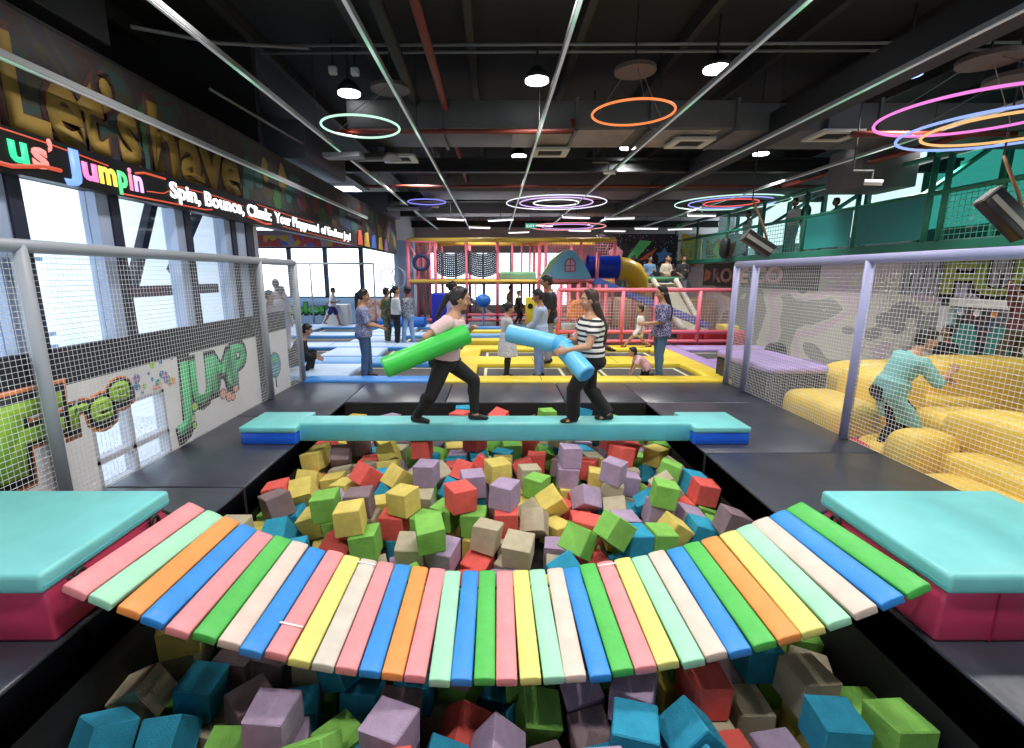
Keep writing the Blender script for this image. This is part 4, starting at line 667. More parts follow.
MB().box((1.15,18.98,3.6),(1.55,19.03,3.78)).build('panel', mat('exit_green', (.02,.4,.25), .5, emit=.5, ecol=(.05,.6,.4)), t); text_obj('lettering', 'EXIT', emis('exit_white', (1,1,1), 1.), M_BACK, (1.2,18.975,3.64), .3, .09, .004, .02, parent=t); MB().tube([(1.35,19,3.78),(1.35,19,5.29)], .01, 6).build('stem', darkmetal, t)
rr = random.Random(2)
for i in range(12):
    x = -1.5+i*.85; y = (17.0,17.8,20.3,21.2,22.1)[(i*3) % 5]; z = 3.72+.12*((i*5) % 3)/2
    t = thing('tube_light', 'short white tube light under the far ceiling, number %s from the mural side' % (ORD[i]), 'light', (x,y,z), rr.uniform(-.5,.5), group='far white tube lights')
    MB().box((-.5,-.04,0),(.5,.04,.05)).build('housing', white, t, local=True); MB().tube([(-.48,0,-.02),(.48,0,-.02)], .025, 8).build('tube', emis('tube_white', (1,.97,1), 2.), t, local=True); MB().tube([(0,0,.05),(0,0,5.29-z)], .01, 6).build('stem', darkmetal, t, local=True)

# ------------------------------------------------------------------ trampolines: beds and pads
bluesk = mat('blue_pad_edge', (.06,.28,.75), .4)
def pad(lbl, x0, x1, y0, y1, m, grp, z0=-.09, z1=.03):
    t = thing('safety_pad', lbl, 'pad', ((x0+x1)/2,(y0+y1)/2,z0), group=grp)
    MB().box((x0+.01,y0+.01,z0),(x1-.01,y1-.01,z1)).build('cushion', m, t, bevel=.03, seg=3)
    nseg = max(1, int(round((x1-x0)/1.9)))
    sd = mat('pad_seam', (.1,.1,.1), .6)
    for k in range(1, nseg): xx = x0+(x1-x0)*k/nseg; MB().box((xx-.006,y0+.03,z1-.002),(xx+.006,y1-.03,z1+.002)).build('seam', sd, t)
    return t
def bed(lbl, x0, x1, y0, y1, grp):
    t = thing('trampoline_bed', lbl, 'trampoline', ((x0+x1)/2,(y0+y1)/2,-.09), group=grp)
    MB().box((x0,y0,-.075),(x1,y1,-.06)).build('mesh_bed', bedm, t)
    m = MB()
    for lo, hi in (((x0+.13,y0+.08,-.062),(x1-.13,y0+.14,-.057)), ((x0+.13,y1-.14,-.062),(x1-.13,y1-.08,-.057)), ((x0+.13,y0+.14,-.062),(x0+.19,y1-.14,-.057)), ((x1-.19,y0+.14,-.062),(x1-.13,y1-.14,-.057))): m.box(lo, hi)
    m.build('border_line', bedline, t)
    MB().box((x0-.02,y0-.02,-.088),(x1+.02,y1+.02,-.077)).build('frame', blackwall, t)
Y_R = ((8.75,10.0),(10.95,12.05))
gy, gb = 'yellow trampoline court', 'blue trampoline court'
pad('long yellow pad along the front edge of the yellow trampolines', -.95, 4.4, 8.30, 8.75, yellowpad, gy)
for r, (a, b) in enumerate(Y_R):
    rn = 'front' if r == 0 else 'second'
    pad('yellow pad dividing blue from yellow court, %s row' % rn, -.95, -.35, a, b, yellowpad, gy)
    pad('yellow pad between the two wide yellow-framed beds, %s row' % rn, 1.5, 2.0, a, b, yellowpad, gy)
    pad('yellow pad at the purple side of the court, %s row' % rn, 3.9, 4.4, a, b, yellowpad, gy)
    bed('grey trampoline bed by the blue court, %s row of the yellow court' % rn, -.35, 1.5, a, b, gy)
    bed('grey trampoline bed by the lilac pads, %s row of the yellow court' % rn, 2.0, 3.9, a, b, gy)
pad('long yellow pad between first and second row of yellow beds', -.95, 4.4, 10.0, 10.95, yellowpad, gy)
pad('long yellow pad behind the second row of yellow beds', -.95, 4.4, 12.05, 12.7, yellowpad, gy)
pad('lilac pad along the side of the yellow court', 4.4, 4.75, 8.3, 12.7, purplepad, gy)
bed('grey trampoline bed inside the lilac pads beyond the lilac net fence', 4.75, 6.6, 10.6, 12.0, gy)
pad('lilac pad before the bed beside the yellow court', 4.75, 7.0, 9.6, 10.6, purplepad, gy); pad('lilac pad behind the bed beside the yellow court', 4.75, 7.0, 12.0, 12.7, purplepad, gy)
# blue court
pad('blue pad along the front edge of the blue trampolines', -3.45, -.95, 8.30, 8.75, bluesk, gb)
BR = ((8.75,10.0),(11.0,12.3),(13.4,14.7),(15.8,17.2)); XC = ((-2.75,-.95),(-6.2,-4.1),(-9.4,-7.3))
rn = ['front row','second row','third row','back row']; cn = ['next to the yellow court','middle column','outer column by the far windows']
for r, (a, b) in enumerate(BR):
    for c, (x0, x1) in enumerate(XC):
        bed('grey trampoline bed of the blue court, %s, %s' % (rn[r], cn[c]), x0, x1, a, b, gb)
    pad('pale blue pad walkway between near and middle beds, %s' % rn[r], -4.1, -2.75, a, b, bluepad2, gb)
    pad('pale blue pad walkway between middle and outer beds, %s' % rn[r], -7.3, -6.2, a, b, bluepad2, gb)
    y2 = BR[r+1][0] if r < 3 else 18.4
    pad('wide pale blue cross pad behind the %s of blue court beds' % rn[r], -9.6, -.95, b+.16, y2-.12, bluepad2 if r else bluepad, gb)
    pad('deep blue edge strip behind the %s of blue court beds' % rn[r], -9.6, -.95, b, b+.16, bluesk, gb); pad('deep blue edge strip ahead of the %s' % (rn[r+1]+' of beds' if r < 3 else 'explore wall'), -9.6, -.95, y2-.12, y2, bluesk, gb)
pad('pale blue pad field in front of the middle and outer columns', -9.6, -3.75, 8.1, 8.75, bluepad, gb)
for i, (y, mm, lb) in enumerate(((13.2,yellowpad,'yellow'),(14.3,bluepad,'blue'),(15.4,yellowpad,'yellow'),(16.4,bluesk,'deep blue'))):
    pad('raised %s pad row before the soft playground, %s from the yellow court' % (lb, names[i]), -.9, 2.4 if i < 2 else 3.2, y, y+.45, mm, 'pads before the soft playground', z1=.10)
# white wedge pad
t = thing('wedge_pad', 'white slanted wedge pad near the running boy', 'pad', (-5.6,17.5,0))
MB().prism([(0,0),(1.0,0),(1.0,.75),(.35,.75)], M_BACK, -.5, (-6.5,18.0,.03)).build('body', white, t)
# explore wall at the far left with bright windows above
mb = MB().box((-11.5,19.8,-.1),(-3.95,20.0,.95)); struct('wall_far', mb, mat('explore_blue', (.3,.48,.75), .6))
mb = MB().box((-11.5,19.78,2.95),(-3.95,20.0,3.6)); struct('wall_far_upper', mb, mat('far_fascia', (.18,.12,.15), .6))
t = thing('wall_lettering', 'green lettering reading explore on the blue far wall', 'mural', (-7.5,19.78,.5))
text_obj('outline', 'Explore', gblk, M_BACK, (-9.15,19.79,.28), 2.8, .5, .004, .07, parent=t); text_obj('lettering', 'Explore', mat('explore_green', (.12,.5,.12), .6), M_BACK, (-9.1,19.785,.31), 2.7, .45, .006, .05, parent=t)
t = thing('wall_painting', 'orange and pink painted panel beside the explore lettering', 'mural', (-5,19.75,.5))
MB().box((-5.6,19.74,.02),(-3.98,19.79,.9)).build('panel', ramp_mat('pinkorange', 'noise', 3., [(0,(.75,.6,.6)),(.45,(.8,.3,.12)),(.55,(.7,.55,.5)),(.62,(.6,.35,.4))], .7), t)
t = thing('wall_painting', 'strip of red, blue and yellow graffiti above the far bright windows', 'mural', (-7,19.77,3.2))
MB().box((-10.5,19.75,2.98),(-3.97,19.79,3.4)).build('panel', ramp_mat('strip_graffiti', 'voronoi', 4., [(0,(.35,.04,.04)),(.35,(.04,.1,.35)),(.5,(.4,.25,.03)),(.62,(.25,.2,.28)),(.8,(.3,.03,.03))], .7, (1,1,.7)), t)
for i in range(5):
    x0 = -11.2+i*1.45
    o = thing('window_%d' % (20+i), 'bright far window', 'window', (x0,19.9,1.9)); o['kind'] = 'structure'
    m = MB()
    for lo, hi in (((x0,19.84,.95),(x0+.08,19.96,2.95)),((x0+1.37,19.84,.95),(x0+1.45,19.96,2.95)),((x0,19.84,.95),(x0+1.45,19.96,1.0)),((x0,19.84,2.9),(x0+1.45,19.96,2.95))): m.box(lo, hi)
    m.build('frame', mull_d, o); MB().box((x0+.08,19.89,1.0),(x0+1.37,19.9,2.9)).build('pane', glass, o)
mb = MB().box((-4.0,19.6,-.1),(-3.25,20.2,3.2)); struct('column_1', mb, steelgrey)
# white frame with hoops before the far windows
t = thing('goal_frame', 'thin grey rail frame standing before the far windows', 'frame', (-6.5,18.6,0))
for x in (-9.2,-7.0,-4.6): MB().tube([(x,18.6,-.05),(x,18.6,2.3)], .035, 8).build('post', silver, t, smooth=True)
MB().tube([(-9.2,18.6,2.28),(-4.6,18.6,2.28)], .035, 8).build('rail', silver, t, smooth=True)
for i, (x, z) in enumerate(((-4.05,1.75),(-3.65,1.75))):
    tag(MB().torus((x,18.4,z), .38, .02, 28, 6, Matrix.Rotation(pi/2,3,'X'), sx=.7).tube([(x,18.4,-.06),(x,18.4,1.37)], .02, 6).build('hoop', silver, smooth=True), 'thin grey standing hoop, %s the far windows' % ('nearer' if i == 0 else 'farther from'), 'hoop')

# ------------------------------------------------------------------ soft playground at the back
PY = 19.0
pg = thing('soft_playground', 'two-storey pink and yellow soft playground frame across the back of the hall', 'playground', (0,PY,0))
def post(x, y, z0, z1, r=.06, m=pinkframe, p=None): MB().tube([(x,y,z0),(x,y,z1)], r, 10).build('post', m, p or pg, smooth=True)
for y in (PY, PY+2.4):
    for x in (-3.35,-2.3,-1.1,.1,1.7,1.95,3.3,4.6): post(x, y, -.09, 3.2)
for x in (-3.1,-2.85,-2.6): post(x, PY+.6, -.09, 3.2, .05)
for x in (.75,1.15,1.5): post(x, PY+2.2, 0, 3.2, .045)
for z, m, r in ((3.17,yellowframe,.085),(1.62,yellowframe,.07)):
    for y in (PY, PY+2.4):
        MB().tube([(-3.35,y,z),(4.6,y,z)], r, 10).build('beam', m, pg, smooth=True)
for z in (.32,.12): MB().tube([(-1.1,PY,z),(4.6,PY,z)], .06, 10).build('rail', pinkframe, pg, smooth=True)
MB().tube([(-3.35,PY,.12),(-1.1,PY,.12)], .06, 10).build('rail', pinkframe, pg, smooth=True)
MB().box((-3.3,PY+.05,1.5),(4.55,PY+2.4,1.58)).build('deck', mat('deck_mat', (.45,.12,.16), .6), pg)
MB().box((.15,PY+.5,1.58),(1.65,PY+1.4,2.0)).build('soft_roller', mat('mint_roller', (.25,.6,.35), .5), pg, bevel=.1, seg=3)
def hnet(parent, x0, x1, y, z0, z1, m, n=16, sag=0., nm='net', r=.012):
    b = MB()
    for i in range(n+1):
        x = x0+(x1-x0)*i/n; dz = -sag*4*(i/n)*(1-i/n)*1.; b.tube([(x,y,z0+dz),(x,y,z1+dz)], r, 4, cap=False)
    k = max(4, int(n*(z1-z0)/(x1-x0)))
    for j in range(k+1):
        b.tube([(x0+(x1-x0)*i/8, y, z0+(z1-z0)*j/k - sag*4*(i/8)*(1-i/8)) for i in range(9)], r, 4, cap=False)
    return b.build(nm, m, parent)
netgrey = mat('climbing_net_grey', (.06,.065,.08), .8)
hnet(pg, -2.22, -1.16, PY-.02, 1.95, 2.78, netgrey, 14, .16, 'climbing_net', .03); hnet(pg, -1.04, .04, PY-.02, 1.95, 2.78, netgrey, 14, .16, 'climbing_net', .03)
nred = mat('net_pink', (.7,.25,.3), .8)
hnet(pg, 1.98, 4.55, PY+.1, .3, 3.1, nred, 26, 0, 'side_net', .012); hnet(pg, -3.3, -2.35, PY+1.2, 1.6, 3.1, mat('net_pale', (.7,.6,.65), .8), 12, 0, 'side_net', .01)
for x in (-.75,-.4): MB().tube([(x,PY+.1,.3),(x,PY+.1,1.6)], .03, 8).build('bar', mat('bar_dark', (.08,.08,.1), .5), pg)
MB().bar((-1.9,PY+1.2,1.5),(-.1,PY+1.0,.2), .7, .12).build('ramp', mat('ramp_beige', (.5,.42,.34), .6), pg)
tag(MB().torus((-2.83,PY-.08,2.33), .27, .075, 32, 10, Matrix.Rotation(pi/2,3,'X')).build('swing_tyre', mat('tyre_navy', (.02,.025,.09), .6), smooth=True), 'dark navy ring tyre hanging in the playground frame corner', 'tyre')
t = thing('rope_sling', 'pink straps holding the navy tyre under the yellow beam', 'rope', (-2.83,PY-.08,2.6))
for s in (-1, 1): MB().tube([(-2.83+s*.2,PY-.08,2.52),(-2.83+s*.5,PY-.08,3.1)], .03, 6).build('strap', pinkframe, t)
MB().tube([(-3.33,PY-.08,3.1),(-2.33,PY-.08,3.1)], .03, 6).build('bar', pinkframe, t)
tag(MB().box((-2.3,17.5,.03),(-1.55,18.2,1.22)).build('foam_pillar', mat('royal_blue', (.01,.02,.42), .45), bevel=.06, seg=3), 'royal blue upright foam block before the playground', 'block')
tag(MB().tube([(-4.2,17.55,.19),(-2.5,17.25,.22)], .17, 16).build('foam_roll', mat('roll_blue', (.03,.16,.6), .45), smooth=False), 'long blue foam roll lying by the royal blue block', 'roll')
tag(MB().ell((-.42,17.6,.95), (.28,.28,.24)).build('punch_ball', mat('ball_blue', (.02,.16,.6), .4), smooth=True).__class__ and bpy.data.objects['punch_ball'], 'blue ball seen behind the woman in pink', 'ball')
MB().tube([(-.42,17.6,-.08),(-.42,17.6,.8)], .03, 8).build('stand', bluesk, bpy.data.objects['punch_ball'])
t = thing('foam_step', 'yellow upright foam panel the climbing child leans on', 'panel', (1.5,18.2,0)); MB().box((1.15,18.1,0),(1.75,18.45,1.05)).build('panel', yellowpad, t, bevel=.04); MB().disc((1.32,18.09,.72), .1, .02, 16, Matrix.Rotation(pi/2,3,'X')).build('hole', darkmetal, t)
# house panel
t = thing('play_house', 'light blue arched play house front with a small window', 'play house', (2.4,16,1.72))
pts = [(-.75,0),(.75,0),(.70,.15),(.42,.62),(.16,.9),(0,.98),(-.16,.9),(-.42,.62),(-.70,.15)]
MB().prism(pts, M_BACK, -.12, (2.42,16,1.70)).build('front', mat('sky_blue_panel', (.22,.6,.85), .45), t, bevel=.02)
MB().prism([(-.98,0),(-.75,0),(-.42,.62),(0,.99),(-.2,.93),(-.6,.62)], M_BACK, -.5, (2.42,16.02,1.70)).build('roof_side', mat('pale_green_panel', (.4,.62,.4), .5), t)
wx = 2.44; pts = [(-.16,0),(.16,0),(.16,.26),(.1,.36),(0,.4),(-.1,.36),(-.16,.26)]
MB().prism(pts, M_BACK, .02, (wx,15.99,1.98)).build('window', mat('pale_pink', (.75,.55,.7), .5), t)
m = MB()
for a, b in zip(pts, pts[1:]+pts[:1]): m.bar((wx+a[0],15.965,1.98+a[1]),(wx+b[0],15.965,1.98+b[1]),.035,.035)
m.bar((wx-.16,15.965,2.16),(wx+.16,15.965,2.16),.03,.03).bar((wx,15.965,1.98),(wx,15.965,2.36),.03,.03); m.build('window_frame', mat('plum', (.45,.12,.25), .5), t)
m = MB()
for x in (1.7,3.1): m.tube([(x,16.3,-.08),(x,16.3,1.72)], .06, 10)
for i, x in enumerate((1.7,3.1)): MB().tube([(x,16.25,-.08),(x,16.25,1.72)], .06, 10).build('post', pinkframe, t, smooth=True)
MB().tube([(1.4,15.95,1.68),(3.3,15.95,1.68)], .05, 10).build('beam', pinkframe, t, smooth=True)
# tube slide
t = thing('tube_slide', 'royal blue tube slide turning into a yellow bend beside the play house', 'slide', (3.6,16.5,1.8))
RX = Matrix.Rotation(pi/2, 3, 'Y')
m = MB().tube([(3.1,16.5,2.12),(3.15,16.5,2.12),(3.6,16.5,2.12),(4.05,16.5,2.12),(4.12,16.5,2.12)], [.40,.37,.37,.37,.40], 28, cap=False); m.build('tube', mat('tube_blue', (.008,.04,.5), .3), t, smooth=True)
m = MB().tube([(4.12,16.5,2.10),(4.4,16.5,2.06),(4.65,16.55,1.95),(4.85,16.7,1.7),(4.95,16.9,1.3)], .36, 24, cap=False); m.build('bend', mat('tube_yellow', (.8,.48,.03), .35), t, smooth=True)
for x in (3.35,): MB().tube([(x,16.1,-.08),(x,16.1,2.6)], .06, 10).build('post', pinkframe, t, smooth=True)
MB().tube([(4.9,17.2,-.08),(4.9,17.2,1.6)], .06, 10).build('post', pinkframe, t, smooth=True)
t = thing('open_slide', 'narrow blue slide chute sloping down behind the pink fence', 'slide', (4.7,14.5,0))
MB().bar((3.0,14.6,1.62),(6.3,14.4,.32),.5,.06).build('chute', mat('chute_blue', (.08,.17,.55), .45), t)
for s in (-.25,.25): MB().bar((3.0,14.6+s,1.70),(6.3,14.4+s,.40),.06,.18).build('side_wall', MATS['chute_blue'], t)
MB().tube([(3.1,14.6,-.08),(3.1,14.6,1.6)], .06, 8).build('post', pinkframe, t); MB().tube([(4.7,14.5,-.08),(4.7,14.5,.95)], .05, 8).build('post', pinkframe, t)
tag(MB().box((6.7,14.0,.03),(7.15,14.6,.42)).build('foam_block', yellowpad, bevel=.05), 'yellow foam block at the foot of the blue chute', 'block')
for i in range(3): tag(MB().box((5.2+i*.62,13.3,-.08),(5.78+i*.62,13.7,.33)).build('foam_block', mat('red_foam', (.65,.05,.07), .5), bevel=.04), 'red foam block behind the pink fence, %s from the lilac fence' % ('third','second','nearest')[i], 'block', 'red blocks behind the pink fence')
# pink fence in front
t = thing('pink_fence', 'pink padded railing with white nets in front of the slides', 'fence', (4,12.9,0))
for x in (1.68,2.55,3.4,4.3,5.45,6.35): MB().tube([(x,12.9,-.09),(x,12.9,1.47)], .055, 10).build('post', pinkframe, t, smooth=True)
for z in (1.47,.36,.1): MB().tube([(1.68,12.9,z),(6.35,12.9,z)], .055, 10).build('rail', pinkframe, t, smooth=True)
hnet(t, 1.7, 6.33, 12.93, .38, 1.45, mat('net_offwhite', (.75,.6,.6), .8), 60, 0, 'net', .005)
for x in (1.9,2.15,2.4,2.75,3.0,3.2): MB().tube([(x,14.05,-.09),(x,14.05,1.6)], .05, 8).build('inner_post', pinkframe, pg, smooth=True)
# orange padded animal-like seat and small pale table seen through the fence
tag(MB().sbox((2.35,13.2,.95), (.32,.16,.26), 3).sbox((2.1,13.2,.8), (.14,.14,.12), 2.5).tube([(2.4,13.2,-.09),(2.4,13.2,.8)], .05, 8).build('spring_seat', mat('orange_soft', (.85,.28,.04), .5), smooth=True), 'orange soft ride seat on a post inside the pink fence', 'ride')
tag(MB().box((1.9,13.4,.30),(2.7,13.75,.52)).box((1.95,13.43,-.09),(2.05,13.72,.3)).box((2.55,13.43,-.09),(2.65,13.72,.3)).build('play_table', mat('pale_cyan', (.45,.72,.8), .5), bevel=.02), 'pale cyan low bench inside the pink fence', 'bench')
# wave slides with white sides
t = thing('wave_slide', 'wide cream slide with white tube sides behind the pink fence', 'slide', (6.4,15.5,0))
def wave(x0, x1): return [(x0+(x1-x0)*k/10, 17.3-2.3*k/10, 1.55*(1-k/10)**1.1+.06) for k in range(11)]
L, R = wave(5.6,5.95), wave(6.4,6.62)
m = MB(); m.add([V3(p)-V3((0,0,.02)) for p in L]+[V3(p)-V3((0,0,.02)) for p in R]+[V3(p)-V3((0,0,.12)) for p in L]+[V3(p)-V3((0,0,.12)) for p in R], [(i,i+1,12+i,11+i) for i in range(10)]+[(22+i,33+i,34+i,23+i) for i in range(10)]+[(i,22+i,23+i,i+1) for i in range(10)]+[(11+i,12+i,34+i,33+i) for i in range(10)]+[(0,11,33,22),(10,32,43,21)])
m.build('bed', mat('cream_slide', (.5,.5,.38), .5), t)
for P in (L, R): MB().tube([V3(p)+V3((0,0,.08)) for p in P], .09, 10).build('side_tube', mat('cream_tube', (.8,.76,.66), .5), t, smooth=True)
MB().box((5.5,17.1,-.09),(6.5,18.2,1.55)).build('tower', mat('tower_beige', (.55,.42,.3), .6), t)
# platform with people, posters
o = MB().box((4.75,18.3,-.09),(8.38,20.5,.95)).build('viewing_platform', mat('platform_tan', (.5,.36,.22), .6), bevel=.02); tag(o, 'tan raised viewing platform with green rail behind the slides', 'platform')
t = thing('platform_rail', 'green padded rail on the viewing platform', 'rail', (6.5,18.25,.95))
MB().tube([(4.7,18.25,1.72),(6.9,18.25,1.72)], .08, 10).build('rail', mat('green_rail', (.12,.35,.2), .5), t, smooth=True)
for x in (4.8,5.8,6.8): MB().tube([(x,18.4,.95),(x,18.25,1.72)], .04, 8).build('post', MATS['green_rail'], t)
def poster(lbl, x0, x1, z0, z1, m, y=20.9, extra=None):
    t = thing('mural_panel', lbl, 'mural', ((x0+x1)/2,y,z0)); MB().box((x0,y,z0),(x1,y+.05,z1)).build('panel', m, t)
    if extra: extra(t, y-.004)
def stars(t, y):
    MB().prism([(0,0),(.5,.1),(1.1,.8),(.6,.85)], M_BACK, .004, (5.5,y,2.45)).build('green_streak', mat('streak_green', (.1,.6,.2), .6), t)
    MB().prism([(0,0),(.5,.1),(.8,.55),(.4,.3)], M_BACK, .005, (6.05,y,2.45)).build('orange_streak', mat('streak_orange', (.7,.15,.05), .6), t)
    st = [((.28 if k % 2 else .5)*sin(2*pi*k/10)*.75, (.24 if k % 2 else .5)*cos(2*pi*k/10)*.75) for k in range(10)]
    MB().prism(st, M_BACK, .006, (7.15,y,2.65)).build('star', mat('star_blue', (.1,.3,.8), .6), t)
    MB().prism([(0,0),(.5,0),(.55,.35),(.25,.6),(-.05,.35)], M_BACK, .004, (4.85,y,2.5)).build('cap_patch', mat('cap_pale', (.7,.3,.4), .6), t)
poster('black starry mural with a green streak and a blue star', 4.25, 7.7, 2.15, 3.55, ramp_mat('starry', 'spots', 9., [(0,(.9,.9,.9)),(.16,(.012,.012,.02)),(.8,(.15,.03,.12))], .6), extra=stars)
poster('yellow mural panel with red patches beside the starry mural', 7.85, 8.7, 2.2, 3.55, ramp_mat('yellowred', 'noise', 2.5, [(0,(.7,.62,.6)),(.4,(.75,.5,.04)),(.62,(.5,.12,.04))], .6))
def flame(t, y):
    MB().prism([(-.62,.5),(-.5,.1),(-.1,-.1),(.35,.05),(.6,.45),(.65,.9),(.4,.8),(.3,1.05),(.05,.85),(-.15,1.05),(-.3,.8),(-.6,.95)], M_BACK, .004, (9.5,y,2.35)).build('flame', mat('flame_red', (.5,.05,.03), .6), t)
    MB().prism([(-.3,.4),(0,.15),(.3,.45),(.25,.8),(.05,.65),(-.2,.8)], M_BACK, .007, (9.5,y,2.4)).build('flame_core', mat('flame_yellow', (.85,.5,.05), .6), t)
poster('white mural panel with a red and yellow flame shape', 8.75, 10.6, 2.2, 3.55, mat('mural_pale', (.6,.55,.62), .6), extra=flame)
# bright openings at the back
for i, (x0, x1, z0, z1) in enumerate(((-3.4,-2.0,.35,2.95),(-2.0,-.6,.35,2.95),(-.6,.8,.35,2.95),(.8,2.2,.35,2.95),(2.2,3.7,.35,2.95))):
    o = thing('window_%d' % (30+i), 'bright back window', 'window', (x0,24.9,z0)); o['kind'] = 'structure'
    MB().box((x0-.05,25.0,z0),(x0+.05,25.15,z1)).box((x0,25.02,1.6),(x1,25.12,1.7)).build('frame', white, o); MB().box((x0,25.06,z0),(x1,25.07,z1)).build('pane', glass, o)

# ------------------------------------------------------------------ right side: wall, balcony, inflatable
mb = MB().box((8.5,7.0,-.5),(8.7,7.6,2.32)).box((8.5,9.1,-.5),(8.7,24.9,2.32)).box((8.5,7.6,1.42),(8.7,9.1,2.32)).box((8.5,-3,-.5),(8.7,7.0,2.32))
struct('wall_right', mb, ramp_mat('camouflage_wall', 'noise', .5, [(0,(.40,.39,.36)),(.43,(.74,.72,.62)),(.49,(.72,.60,.64)),(.57,(.70,.68,.6)),(.60,(.42,.41,.37)),(.72,(.7,.68,.6))], .7, (1,.8,1.3), .3))
o = thing('door_1', 'glazed doorway with white frame', 'door', (8.55,8.35,-.5)); o['kind'] = 'structure'
m = MB()
for lo, hi in (((8.42,7.55,-.5),(8.6,7.72,1.44)),((8.42,8.98,-.5),(8.6,9.15,1.44)),((8.42,7.55,1.3),(8.6,9.15,1.45))): m.box(lo, hi)
m.build('frame', white, o); MB().box((8.53,7.72,-.5),(8.55,8.98,1.3)).build('pane', glass_mat('door_glass', (.6,.8,.82), .1), o)
for y in (8.05,8.65): MB().prism([(-.2,0),(.2,0),(.2,.9),(.1,1.1),(-.1,1.1),(-.2,.9)], M_RIGHT, .02, (8.525,y,-.1)).build('arch_panel', mat('arch_teal', (.06,.34,.30), .5), o)
for i, c in enumerate(((.8,.8,.8),(.8,.8,.8),(.85,.35,.1),(.1,.25,.7))): MB().disc((8.5,8.8-i*.3,1.2), .06, .03, 14, RX).build('badge', mat('badge_%d' % i, c, .5), o)
mb = MB().box((10.3,7,-.5),(10.4,10,2.3)); struct('wall_room_beyond', mb, mat('room_teal', (.5,.62,.62), .7))
# run mural
t = thing('wall_painting', 'lime lettering mural reading fun on striped ground under the balcony', 'mural', (8.48,8,2.0))
MB().box((8.46,6.5,1.47),(8.495,10.2,2.29)).build('panel', ramp_mat('stripe_ground', 'noise', 6., [(0,(.05,.05,.06)),(.42,(.42,.42,.48)),(.58,(.5,.48,.6))], .7, (1,6,.4)), t)
text_obj('outline', 'FUN', gblk, M_RIGHT, (8.458,9.3,1.50), 2.6, .66, .004, .08, parent=t); text_obj('lettering', 'FUN', mat('mural_lime', (.42,.55,.08), .6), M_RIGHT, (8.453,9.25,1.54), 2.5, .58, .004, .04, parent=t)
for i, (y, z, c) in enumerate(((9.6,2.19,(.05,.35,.2)),(8.45,2.2,(.4,.5,.1)),(8.1,2.19,(.05,.4,.25)),(7.85,2.17,(.7,.12,.1)),(8.9,2.2,(.4,.4,.5)))):
    MB().disc((8.452,y,z), .085, .01, 16, RX).build('outline', gblk, t); MB().disc((8.446,y,z), .065, .01, 16, RX).build('dot', mat('mural_dot_%d' % i, c, .6), t)
t = thing('wall_painting', 'green and lime painted wall corner with an orange loop by the hanging child', 'mural', (8.48,7.3,.8))
MB().box((8.46,6.2,-.3),(8.49,7.5,2.0)).build('panel', mat('corner_green', (.10,.42,.16), .6), t); MB().disc((8.455,7.1,.55), .5, .01, 24, RX).build('patch', mat('corner_lime', (.45,.6,.12), .6), t); MB().torus((8.45,7.3,.6), .14, .035, 20, 6, RX, sx=1.4).build('loop', gor, t)
t = thing('wall_lettering', 'pale pink lettering reading rope co beneath the green balcony', 'mural', (8.48,16,2.0))
MB().box((8.46,12.8,1.45),(8.49,19.9,2.29)).build('panel', mat('rope_ground', (.10,.085,.07), .7), t); text_obj('lettering', 'ROPE CO', mat('rope_pink', (.85,.45,.42), .6), M_RIGHT, (8.455,19.0,1.62), 4.6, .5, .004, .04, parent=t)
MB().prism([(0,0),(.5,.1),(.6,.35),(.15,.5)], M_RIGHT, .01, (8.455,19.8,1.6)).build('arrow', mat('rope_orange', (.85,.25,.1), .6), t)
# balcony
t = thing('balcony', 'green two-level balcony with mesh sides along the hall side wall', 'balcony', (9,12,2.3))
MB().box((7.9,6.2,2.32),(10.7,22,2.46)).build('floor_slab', mat('balcony_grey', (.12,.2,.17), .6), t)
MB().box((7.85,6.2,2.30),(7.95,22,2.44)).build('edge', greenframe, t)
for k, y in enumerate((6.3,7.3,8.9,9.2,11.0,12.8,14.8,17,19.5,21.8)): MB().tube([(7.92,y,2.4),(7.92,y,3.95)], .05, 8).build('post', greenframe, t, smooth=True)
for z in (3.3,3.95): MB().tube([(7.92,6.3,z),(7.92,21.8,z)], .045, 8).build('rail', greenframe, t, smooth=True)
tealmesh = glass_mat('x', (1,1,1), 0) if False else mat('teal_mesh_panel', (.02,.26,.25), .5)
def panel(y0, y1, z0=2.5, z1=3.28): MB().box((7.9,y0,z0),(7.915,y1,z1)).build('mesh_panel', tealmesh, t)
for a, b in ((9.25,10.9),(11.1,12.7)): panel(a, b)
bm_ = MB(); net(bm_, (7.92,12.8,2.46), (0,9,0), (0,0,.84), 70, 8, .006); bm_.build('net', mat('green_net', (.1,.45,.32), .7), t)
bm_ = MB(); net(bm_, (7.92,6.3,2.46), (0,2.6,0), (0,0,.84), 26, 9, .006); bm_.build('net', MATS['green_net'], t)
for y in (7.0,9.5,12,14.5,17): MB().bar((8.0,y,3.3),(10.5,y+1.2,4.6),.07,.07).build('brace', greenframe, t)
# upper glazing behind the balcony
for i in range(10):
    y0 = 5+i*1.9; o = thing('window_%d' % (40+i), 'tall upper window behind the balcony', 'window', (10.75,y0,2.4)); o['kind'] = 'structure'
    MB().box((10.68,y0,2.3),(10.8,y0+.12,4.9)).build('frame', greenframe, o); MB().box((10.73,y0+.12,2.3),(10.745,y0+1.9,4.9)).build('pane', glass_mat('teal_glass_%d' % i, (.10,.30,.26) if i < 4 else (.5,.58,.56), .06), o)
mb = MB().box((13,-5,-1),(13.2,40,3.2)); struct('exterior_wall', mb, mat('exterior_pale2', (.7,.78,.78), .8))
